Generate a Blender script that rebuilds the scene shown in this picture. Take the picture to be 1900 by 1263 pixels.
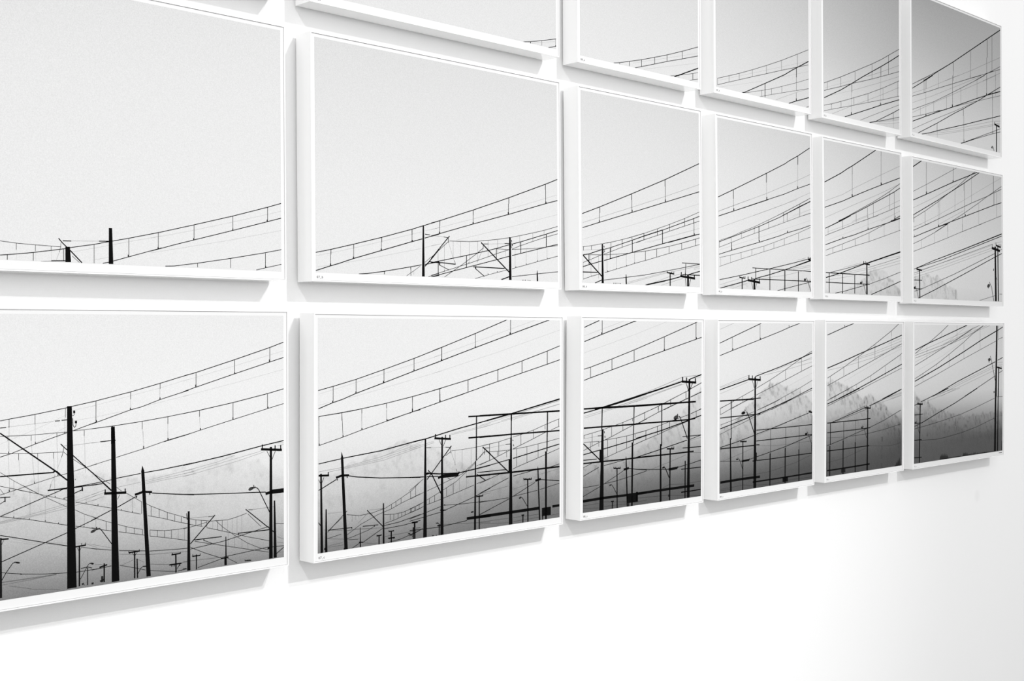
import bpy, bmesh, math, random
import numpy as np
from mathutils import Matrix, Vector

scene = bpy.context.scene
for ob in list(bpy.data.objects):
    bpy.data.objects.remove(ob, do_unlink=True)
COL = scene.collection

# ------------------------------------------------------------------ camera
TOP = 3.15                      # height of the top edge of the upper row (m)
cam_data = bpy.data.cameras.new('camera')
cam_data.sensor_fit = 'HORIZONTAL'
cam_data.sensor_width = 36.0
cam_data.lens = 44.8046
cam_data.clip_start = 0.05
cam_data.clip_end = 100.0
cam = bpy.data.objects.new('camera', cam_data)
COL.objects.link(cam)
cam.matrix_world = Matrix(((0.704010, 0.003916, -0.710179, -1.833677), (-0.710158, -0.005559, -0.704020, -2.548063), (-0.006704, 0.999977, -0.001132, 1.726987), (0.000000, 0.000000, 0.000000, 1.000000)))
scene.camera = cam

# ------------------------------------------------------------------ light and exposure
scene.view_settings.view_transform = 'Standard'
scene.view_settings.look = 'None'
scene.view_settings.gamma = 1.0
scene.view_settings.use_curve_mapping = False
scene.view_settings.exposure = 0.0

world = bpy.data.worlds.new('gallery_ambient')
scene.world = world
world.use_nodes = True
bg = world.node_tree.nodes['Background']
bg.inputs['Color'].default_value = (1.0, 1.0, 1.0, 1.0)
bg.inputs['Strength'].default_value = 1.0      # soft light of the white room


def spot(name, loc, target, power, radius=0.04, cone=70.0, blend=0.6):
    d = bpy.data.lights.new(name, 'SPOT')
    d.energy = power
    d.shadow_soft_size = radius
    d.spot_size = math.radians(cone)
    d.spot_blend = blend
    o = bpy.data.objects.new(name, d)
    COL.objects.link(o)
    o.location = loc
    o.rotation_euler = (Vector(target) - Vector(loc)).to_track_quat('-Z', 'Y').to_euler()
    return o


# ceiling spotlights of the gallery, high up in front of the wall
spot('gallery_spotlight', (4.29, -9.21, TOP + 5.41), (4.2, 0.0, -0.6), 1330.0, cone=76.0, blend=1.0)
spot('gallery_spotlight', (4.15, -9.21, TOP + 5.40), (-0.4, 0.0, 1.2), 900.0, cone=35.0, blend=1.0)
spot('gallery_spotlight', (3.70, -9.00, TOP + 6.60), (-0.1, 0.0, 1.2), 1750.0, cone=34.0, blend=1.0)
spot('gallery_spotlight', (-3.81, -6.99, TOP + 4.25), (0.4, 0.0, 1.4), 700.0, cone=40.0, blend=0.9)

# broad soft fill light added far to the left, brightening that end
d = bpy.data.lights.new('left_fill_light', 'AREA')
d.shape = 'RECTANGLE'
d.size = 5.0
d.size_y = 3.6
d.energy = 65.0
o = bpy.data.objects.new('left_fill_light', d)
COL.objects.link(o)
o.location = (-5.6, -4.6, 2.6)
o.rotation_euler = (Vector((1.0, 0.0, 1.6)) - Vector(o.location)).to_track_quat('-Z', 'Y').to_euler()

# ------------------------------------------------------------------ materials


def principled(name, color, rough=0.5, spec=0.5, coat=0.0, coat_rough=0.1):
    m = bpy.data.materials.new(name)
    m.use_nodes = True
    b = m.node_tree.nodes['Principled BSDF']
    b.inputs['Base Color'].default_value = (*color, 1.0)
    b.inputs['Roughness'].default_value = rough
    b.inputs['Specular IOR Level'].default_value = spec
    b.inputs['Coat Weight'].default_value = coat
    b.inputs['Coat Roughness'].default_value = coat_rough
    return m, m.node_tree, b


def wall_material():
    m, nt, b = principled('white_wall_paint', (0.87, 0.87, 0.868), 0.75, 0.25)
    tc = nt.nodes.new('ShaderNodeTexCoord')
    n1 = nt.nodes.new('ShaderNodeTexNoise')
    n1.inputs['Scale'].default_value = 260.0
    n1.inputs['Detail'].default_value = 4.0
    nt.links.new(tc.outputs['Object'], n1.inputs['Vector'])
    bump = nt.nodes.new('ShaderNodeBump')
    bump.inputs['Strength'].default_value = 0.05
    bump.inputs['Distance'].default_value = 0.002
    nt.links.new(n1.outputs['Fac'], bump.inputs['Height'])
    nt.links.new(bump.outputs['Normal'], b.inputs['Normal'])
    n2 = nt.nodes.new('ShaderNodeTexNoise')
    n2.inputs['Scale'].default_value = 900.0
    n2.inputs['Detail'].default_value = 2.0
    nt.links.new(tc.outputs['Object'], n2.inputs['Vector'])
    mp = nt.nodes.new('ShaderNodeMapRange')
    mp.inputs['From Min'].default_value = 0.3
    mp.inputs['From Max'].default_value = 0.7
    mp.inputs['To Min'].default_value = 0.855
    mp.inputs['To Max'].default_value = 0.885
    nt.links.new(n2.outputs['Fac'], mp.inputs['Value'])
    cb = nt.nodes.new('ShaderNodeCombineColor')
    for k in ('Red', 'Green', 'Blue'):
        nt.links.new(mp.outputs['Result'], cb.inputs[k])
    # one faint round smudge on the paint, below the last print of the lower row
    sub = nt.nodes.new('ShaderNodeVectorMath')
    sub.operation = 'DISTANCE'
    sub.inputs[1].default_value = (3.710, 0.0072, 1.020)
    nt.links.new(tc.outputs['Object'], sub.inputs[0])
    sm = nt.nodes.new('ShaderNodeMapRange')
    sm.inputs['From Min'].default_value = 0.012
    sm.inputs['From Max'].default_value = 0.034
    sm.inputs['To Min'].default_value = 0.95
    sm.inputs['To Max'].default_value = 1.0
    nt.links.new(sub.outputs['Value'], sm.inputs['Value'])
    mul = nt.nodes.new('ShaderNodeMath')
    mul.operation = 'MULTIPLY'
    nt.links.new(mp.outputs['Result'], mul.inputs[0])
    nt.links.new(sm.outputs['Result'], mul.inputs[1])
    for k in ('Red', 'Green', 'Blue'):
        nt.links.new(mul.outputs[0], cb.inputs[k])
    nt.links.new(cb.outputs['Color'], b.inputs['Base Color'])
    return m


def floor_material():
    m, nt, b = principled('grey_concrete', (0.42, 0.42, 0.41), 0.55, 0.3)
    tc = nt.nodes.new('ShaderNodeTexCoord')
    n1 = nt.nodes.new('ShaderNodeTexNoise')
    n1.inputs['Scale'].default_value = 3.0
    n1.inputs['Detail'].default_value = 8.0
    nt.links.new(tc.outputs['Object'], n1.inputs['Vector'])
    r = nt.nodes.new('ShaderNodeValToRGB')
    r.color_ramp.elements[0].color = (0.22, 0.22, 0.217, 1)
    r.color_ramp.elements[1].color = (0.3, 0.3, 0.296, 1)
    nt.links.new(n1.outputs['Fac'], r.inputs['Fac'])
    nt.links.new(r.outputs['Color'], b.inputs['Base Color'])
    return m


def photo_material():
    """Matte black-and-white photographic print: tone comes from the print itself, with film grain."""
    m, nt, b = principled('photographic_print', (0.8, 0.8, 0.8), 0.75, 0.03)
    at = nt.nodes.new('ShaderNodeAttribute')
    at.attribute_name = 'tone'
    tc = nt.nodes.new('ShaderNodeTexCoord')
    n1 = nt.nodes.new('ShaderNodeTexNoise')
    n1.inputs['Scale'].default_value = 420.0
    n1.inputs['Detail'].default_value = 3.0
    n1.inputs['Roughness'].default_value = 0.7
    nt.links.new(tc.outputs['Object'], n1.inputs['Vector'])
    # grain is strongest in the mid tones
    inv = nt.nodes.new('ShaderNodeMath')
    inv.operation = 'SUBTRACT'
    inv.inputs[0].default_value = 1.0
    nt.links.new(at.outputs['Fac'], inv.inputs[1])
    amp = nt.nodes.new('ShaderNodeMath')
    amp.operation = 'MULTIPLY_ADD'
    amp.inputs[1].default_value = 0.9
    amp.inputs[2].default_value = 0.075
    nt.links.new(inv.outputs[0], amp.inputs[0])
    c = nt.nodes.new('ShaderNodeMath')
    c.operation = 'SUBTRACT'
    nt.links.new(n1.outputs['Fac'], c.inputs[0])
    c.inputs[1].default_value = 0.5
    g = nt.nodes.new('ShaderNodeMath')
    g.operation = 'MULTIPLY'
    nt.links.new(c.outputs[0], g.inputs[0])
    nt.links.new(amp.outputs[0], g.inputs[1])
    g2 = nt.nodes.new('ShaderNodeMath')
    g2.operation = 'ADD'
    nt.links.new(g.outputs[0], g2.inputs[0])
    g2.inputs[1].default_value = 1.0
    o = nt.nodes.new('ShaderNodeMath')
    o.operation = 'MULTIPLY'
    nt.links.new(at.outputs['Fac'], o.inputs[0])
    nt.links.new(g2.outputs[0], o.inputs[1])
    cb = nt.nodes.new('ShaderNodeCombineColor')
    for k in ('Red', 'Green', 'Blue'):
        nt.links.new(o.outputs[0], cb.inputs[k])
    nt.links.new(cb.outputs['Color'], b.inputs['Base Color'])
    return m


M_WALL = wall_material()
M_FLOOR = floor_material()
M_FRAME = principled('white_lacquer', (0.87, 0.87, 0.868), 0.16, 0.5, 0.6, 0.06)[0]
M_PAPER = principled('white_print_paper', (0.71, 0.71, 0.71), 0.75, 0.12)[0]
M_PHOTO = photo_material()
M_WOOD = principled('pale_wood_batten', (0.6, 0.55, 0.47), 0.7, 0.2)[0]
M_TEXT = principled('caption_ink', (0.05, 0.05, 0.05), 0.7, 0.1)[0]
# how much of the print's own tone is left under each density of printed line
INK = {'K': 0.0, 'D': 0.07, 'E': 0.15, 'N': 0.3, 'M': 0.52, 'F': 0.76}

# ------------------------------------------------------------------ helpers


def link(name, verts, faces, mats, parent=None, mat_idx=None):
    me = bpy.data.meshes.new(name)
    me.from_pydata(verts, [], faces)
    for m in mats:
        me.materials.append(m)
    if mat_idx:
        me.polygons.foreach_set('material_index', mat_idx)
    me.update()
    o = bpy.data.objects.new(name, me)
    COL.objects.link(o)
    if parent:
        o.parent = parent
    return o


def box_geo(x0, x1, y0, y1, z0, z1):
    v = [(x, y, z) for x in (x0, x1) for y in (y0, y1) for z in (z0, z1)]
    f = [(0, 1, 3, 2), (4, 6, 7, 5), (0, 4, 5, 1), (2, 3, 7, 6), (0, 2, 6, 4), (1, 5, 7, 3)]
    return v, f


def bevel(o, width, seg=2):
    b = o.modifiers.new('bevel', 'BEVEL')
    b.width = width
    b.segments = seg
    b.limit_method = 'ANGLE'
    b.angle_limit = math.radians(40)


# ------------------------------------------------------------------ the setting
GAP = 0.0072                    # the frames hang this far off the wall
v, f = box_geo(-5.0, 9.0, GAP, GAP + 0.25, 0.0, 6.0)
w = link('wall_back', v, f, [M_WALL])
w['kind'] = 'structure'
v, f = box_geo(-5.0, 9.0, -9.0, GAP, -0.1, 0.0)
fl = link('floor', v, f, [M_FLOOR])
fl['kind'] = 'structure'

# ------------------------------------------------------------------ framed prints
# local frame of a print: x to the right, z up, y towards the wall; origin at the front lower left corner (mm)
MM = 0.001
DEPTH = 58.6
LIP = 2.8                       # width of the frame's front edge
GROOVE = 1.0                    # shadow gap between frame and mounted print
MARGIN_X, MARGIN_T, MARGIN_B = 12.5, 11.8, 21.8
SHEET_Y = 2.0                   # the sheet sits this far behind the front edge
IMG_Y = SHEET_Y - 0.15
INK_Y = {'F': 0.05, 'M': 0.08, 'N': 0.11, 'E': 0.14, 'D': 0.17, 'K': 0.20}


def frame_mesh(W, H):
    """Deep white box frame: outer walls, thin mitred front edge, inner return, backboard."""
    g = 4.0
    e = 0.5                     # eased outer front edge
    rings = [
        (0, DEPTH, 0), (0, e, 0), (e * 0.3, e * 0.3, 0), (e, 0, 0),
        (LIP, 0, 0), (LIP, g, 0)]
    verts, faces = [], []
    for (ins, y, _) in rings:
        verts += [(ins, y, ins), (W - ins, y, ins), (W - ins, y, H - ins), (ins, y, H - ins)]
    for r in range(len(rings) - 1):
        for k in range(4):
            p, q = r * 4 + k, r * 4 + (k + 1) % 4
            faces.append((p, p + 4, q + 4, q))
    n = (len(rings) - 1) * 4
    faces.append((n, n + 3, n + 2, n + 1)[::-1])
    faces.append((0, 1, 2, 3)[::-1])
    return [tuple(c * MM for c in p) for p in verts], faces


def clip(poly, x0, x1, z0, z1):
    for ax, lim, sg in ((0, x0, 1), (0, x1, -1), (1, z0, 1), (1, z1, -1)):
        out = []
        n = len(poly)
        for i in range(n):
            p, q = poly[i], poly[(i + 1) % n]
            dp, dq = (p[ax] - lim) * sg, (q[ax] - lim) * sg
            if dp >= 0:
                out.append(p)
            if (dp >= 0) != (dq >= 0):
                t = dp / (dp - dq)
                out.append((p[0] + (q[0] - p[0]) * t, p[1] + (q[1] - p[1]) * t))
        poly = out
        if len(poly) < 3:
            return []
    return poly


def parse(s):
    res = []
    for st in s.split(';'):
        t = st.split(' ')
        sh = t[0][0]
        ws = [float(k) for k in t[0][1:].split(',')]
        pts = [tuple(float(k) for k in p.split(',')) for p in t[1:]]
        res.append((sh, ws[0], ws[-1], pts))
    return res


def stroke_polys(w0, w1, pts):
    if w0 < 0:                  # a filled outline instead of a line
        return [list(pts)]
    P = [np.array(pts[0])]
    for p in pts[1:]:
        q = np.array(p)
        if np.hypot(*(q - P[-1])) > 1e-3:
            P.append(q)
    n = len(P)
    if n < 2:
        return []
    L = [0.0]
    for i in range(1, n):
        L.append(L[-1] + np.hypot(*(P[i] - P[i - 1])))
    left, right = [], []
    for i in range(n):
        d0 = P[i] - P[i - 1] if i > 0 else P[1] - P[0]
        d1 = P[i + 1] - P[i] if i < n - 1 else P[i] - P[i - 1]
        d0 = d0 / np.hypot(*d0)
        d1 = d1 / np.hypot(*d1)
        t = d0 + d1
        ln = np.hypot(*t)
        t = t / ln if ln > 0.2 else d1
        nn = np.array([-t[1], t[0]])
        c = max(0.5, float(nn @ np.array([-d1[1], d1[0]])))
        hw = 0.5 * (w0 + (w1 - w0) * L[i] / L[-1]) / c
        left.append(P[i] + nn * hw)
        right.append(P[i] - nn * hw)
    return [[tuple(right[i]), tuple(right[i + 1]), tuple(left[i + 1]), tuple(left[i])] for i in range(n - 1)]


def hash_noise(ix, iy, seed):
    h = (ix * 374761393 + iy * 668265263 + seed * 2147483647) & 0xFFFFFFFF
    h = ((h ^ (h >> 13)) * 1274126177) & 0xFFFFFFFF
    return ((h ^ (h >> 16)) & 0xFFFF) / 65535.0


def vnoise(x, y, seed):
    ix, iy = np.floor(x).astype(np.int64), np.floor(y).astype(np.int64)
    fx, fy = x - ix, y - iy
    fx, fy = fx * fx * (3 - 2 * fx), fy * fy * (3 - 2 * fy)
    a, b = hash_noise(ix, iy, seed), hash_noise(ix + 1, iy, seed)
    c, d = hash_noise(ix, iy + 1, seed), hash_noise(ix + 1, iy + 1, seed)
    return (a * (1 - fx) + b * fx) * (1 - fy) + (c * (1 - fx) + d * fx) * fy


def fbm(x, y, seed):
    return 0.5 * vnoise(x, y, seed) + 0.3 * vnoise(x * 2.1, y * 2.1, seed + 1) + 0.2 * vnoise(x * 4.3, y * 4.3, seed + 2)


def lin(c):
    c = np.asarray(c, float) / 255.0
    return np.where(c <= 0.04045, c / 12.92, ((c + 0.055) / 1.055) ** 2.4)


def photo(W, H, tones, white, ridge, hills, strokes, parent, seed):
    """The printed photograph: a sky and haze gradient with ridge lines, and the wires and poles in printed ink."""
    x0, x1, z0, z1 = MARGIN_X, W - MARGIN_X, MARGIN_B, H - MARGIN_T
    nx, nz = (170, 150) if ridge else (28, 28)
    xs, zs = np.linspace(x0, x1, nx + 1), np.linspace(z0, z1, nz + 1)
    X, Z = np.meshgrid(xs, zs)
    U, V = (X - x0) / (x1 - x0), 1 - (Z - z0) / (z1 - z0)
    vs = [t[0] for t in tones]
    lt = np.interp(V, vs, [t[1] for t in tones])
    rt = np.interp(V, vs, [t[2] for t in tones])
    T = lt * (1 - U) + rt * U
    tone = lin(T) / white * 0.71
    if ridge:
        amt, pts = ridge
        rx = [p[0] for p in pts]
        rz = [p[1] for p in pts]
        R = np.interp(X, rx, rz) + (fbm(X / 24.0, X * 0 + 3.1, seed) - 0.5) * 30
        m = np.clip((R - Z) / 5.0, 0, 1)
        n = fbm(X / 10.0 + Z / 24.0, Z / 17.0, seed + 7)
        n2 = fbm(X / 55.0, Z / 45.0, seed + 17)
        fade = np.clip(1.0 - (R - Z) / 170.0, 0.15, 1)
        tone = tone * (1 - m * amt * fade * (0.75 + 7.0 * np.clip(n - 0.5, 0, 1) + 1.2 * (n2 - 0.5)))
    base = lambda x, z: float(lin(
        np.interp(1 - (z - z0) / (z1 - z0), vs, [t[1] for t in tones]) * (1 - (x - x0) / (x1 - x0)) +
        np.interp(1 - (z - z0) / (z1 - z0), vs, [t[2] for t in tones]) * (x - x0) / (x1 - x0)) / white * 0.71)
    ink_tone = []
    for amt2, pts2 in hills or []:
        R2 = np.interp(X, [p[0] for p in pts2], [p[1] for p in pts2]) + (fbm(X / 12.0, X * 0 + 9.7, seed + 3) - 0.5) * 22
        tone = tone * (1 - amt2 * np.clip((R2 - Z) / 7.0, 0, 1) * np.clip(1 - (R2 - Z) / 260.0, 0.2, 1))
    verts = np.stack([X, np.full_like(X, IMG_Y), Z], -1).reshape(-1, 3) * MM
    verts = [tuple(p) for p in verts.tolist()]
    faces = []
    for j in range(nz):
        for i in range(nx):
            a = j * (nx + 1) + i
            faces.append((a, a + 1, a + nx + 2, a + nx + 1))
    nb = len(verts)
    for sh, w0, w1, pts in strokes:
        for poly in stroke_polys(w0, w1, pts):
            q = clip(poly, x0, x1, z0, z1)
            if len(q) < 3:
                continue
            area = sum(q[i][0] * q[(i + 1) % len(q)][1] - q[(i + 1) % len(q)][0] * q[i][1] for i in range(len(q)))
            if abs(area) < 1e-4:
                continue
            if area < 0:
                q = q[::-1]
            s = len(verts)
            y = (IMG_Y - INK_Y[sh]) * MM
            verts += [(p[0] * MM, y, p[1] * MM) for p in q]
            faces.append(tuple(range(s, s + len(q))))
            ink_tone += [0.003 + INK[sh] * base(p[0], p[1]) for p in q]
    o = link('photograph', verts, faces, [M_PHOTO], parent)
    att = o.data.attributes.new('tone', 'FLOAT', 'POINT')
    vals = np.zeros(len(verts), np.float32)
    vals[:nb] = tone.reshape(-1)
    vals[nb:] = ink_tone
    att.data.foreach_set('value', vals)
    return o


def caption(text, parent):
    cu = bpy.data.curves.new('caption', 'FONT')
    cu.body = text
    cu.size = 0.0078
    cu.space_character = 1.25
    cu.extrude = 0.00005
    cu.offset = 0.0001
    t = bpy.data.objects.new('caption_curve', cu)
    COL.objects.link(t)
    dg = bpy.context.evaluated_depsgraph_get()
    me = bpy.data.meshes.new_from_object(t.evaluated_get(dg))
    bpy.data.objects.remove(t, do_unlink=True)
    me.name = 'caption'
    me.materials.clear()
    me.materials.append(M_TEXT)
    o = bpy.data.objects.new('caption', me)
    COL.objects.link(o)
    o.parent = parent
    o.location = ((MARGIN_X + 2.6) * MM, (SHEET_Y - 0.12) * MM, 8.2 * MM)
    o.rotation_euler = (math.radians(90), 0, 0)
    o['label'] = 'small black printed code ' + text
    return o


def framed_print(spec):
    W, H = spec['w'], spec['h']
    root = bpy.data.objects.new('framed_photograph', None)
    root.empty_display_size = 0.05
    COL.objects.link(root)
    root.matrix_world = Matrix(spec['m'])
    root['label'] = spec['label']
    root['category'] = 'framed photograph'
    root['group'] = 'framed railway wire photographs hung in a grid'
    v, f = frame_mesh(W, H)
    link('frame', v, f, [M_FRAME], root)
    i = LIP + GROOVE
    v, f = box_geo(i * MM, (W - i) * MM, SHEET_Y * MM, 3.95 * MM, i * MM, (H - i) * MM)
    sheet = link('print_sheet', v, f, [M_PAPER], root)
    photo(W, H, spec['tones'], spec['white'], spec.get('ridge'), spec.get('hills'), parse(spec['ink']) if spec['ink'] else [], sheet, spec['seed'])
    if spec['text']:
        caption(spec['text'], sheet)
    if spec.get('signature'):
        vv, ff = [], []
        for k, (a, b) in enumerate(((0, 5), (6, 9), (10, 17), (18, 22), (23, 31))):
            x = W - MARGIN_X - 36 + a
            bv, bf = box_geo(x * MM, (x + b - a) * MM, (SHEET_Y - 0.12) * MM, (SHEET_Y + 0.1) * MM,
                             (12.0 + 0.4 * (k % 2)) * MM, (14.2 + 0.8 * ((k + 1) % 2)) * MM)
            s = len(vv)
            vv += bv
            ff += [tuple(q + s for q in p) for p in bf]
        link('caption_line', vv, ff, [M_TEXT], sheet)
    # hanging battens between the frame's back and the wall (upper one follows the lean)
    for nm, z in (('hanging_batten', H - 95.0), ('spacer', 70.0)):
        yb = spec['gapt'] if nm == 'hanging_batten' else spec['gapb']
        v, f = box_geo(60 * MM, (W - 60) * MM, DEPTH * MM, (DEPTH + yb) * MM, z * MM, (z + 28) * MM)
        link(nm, v, f, [M_WOOD], root)
    return root


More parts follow.
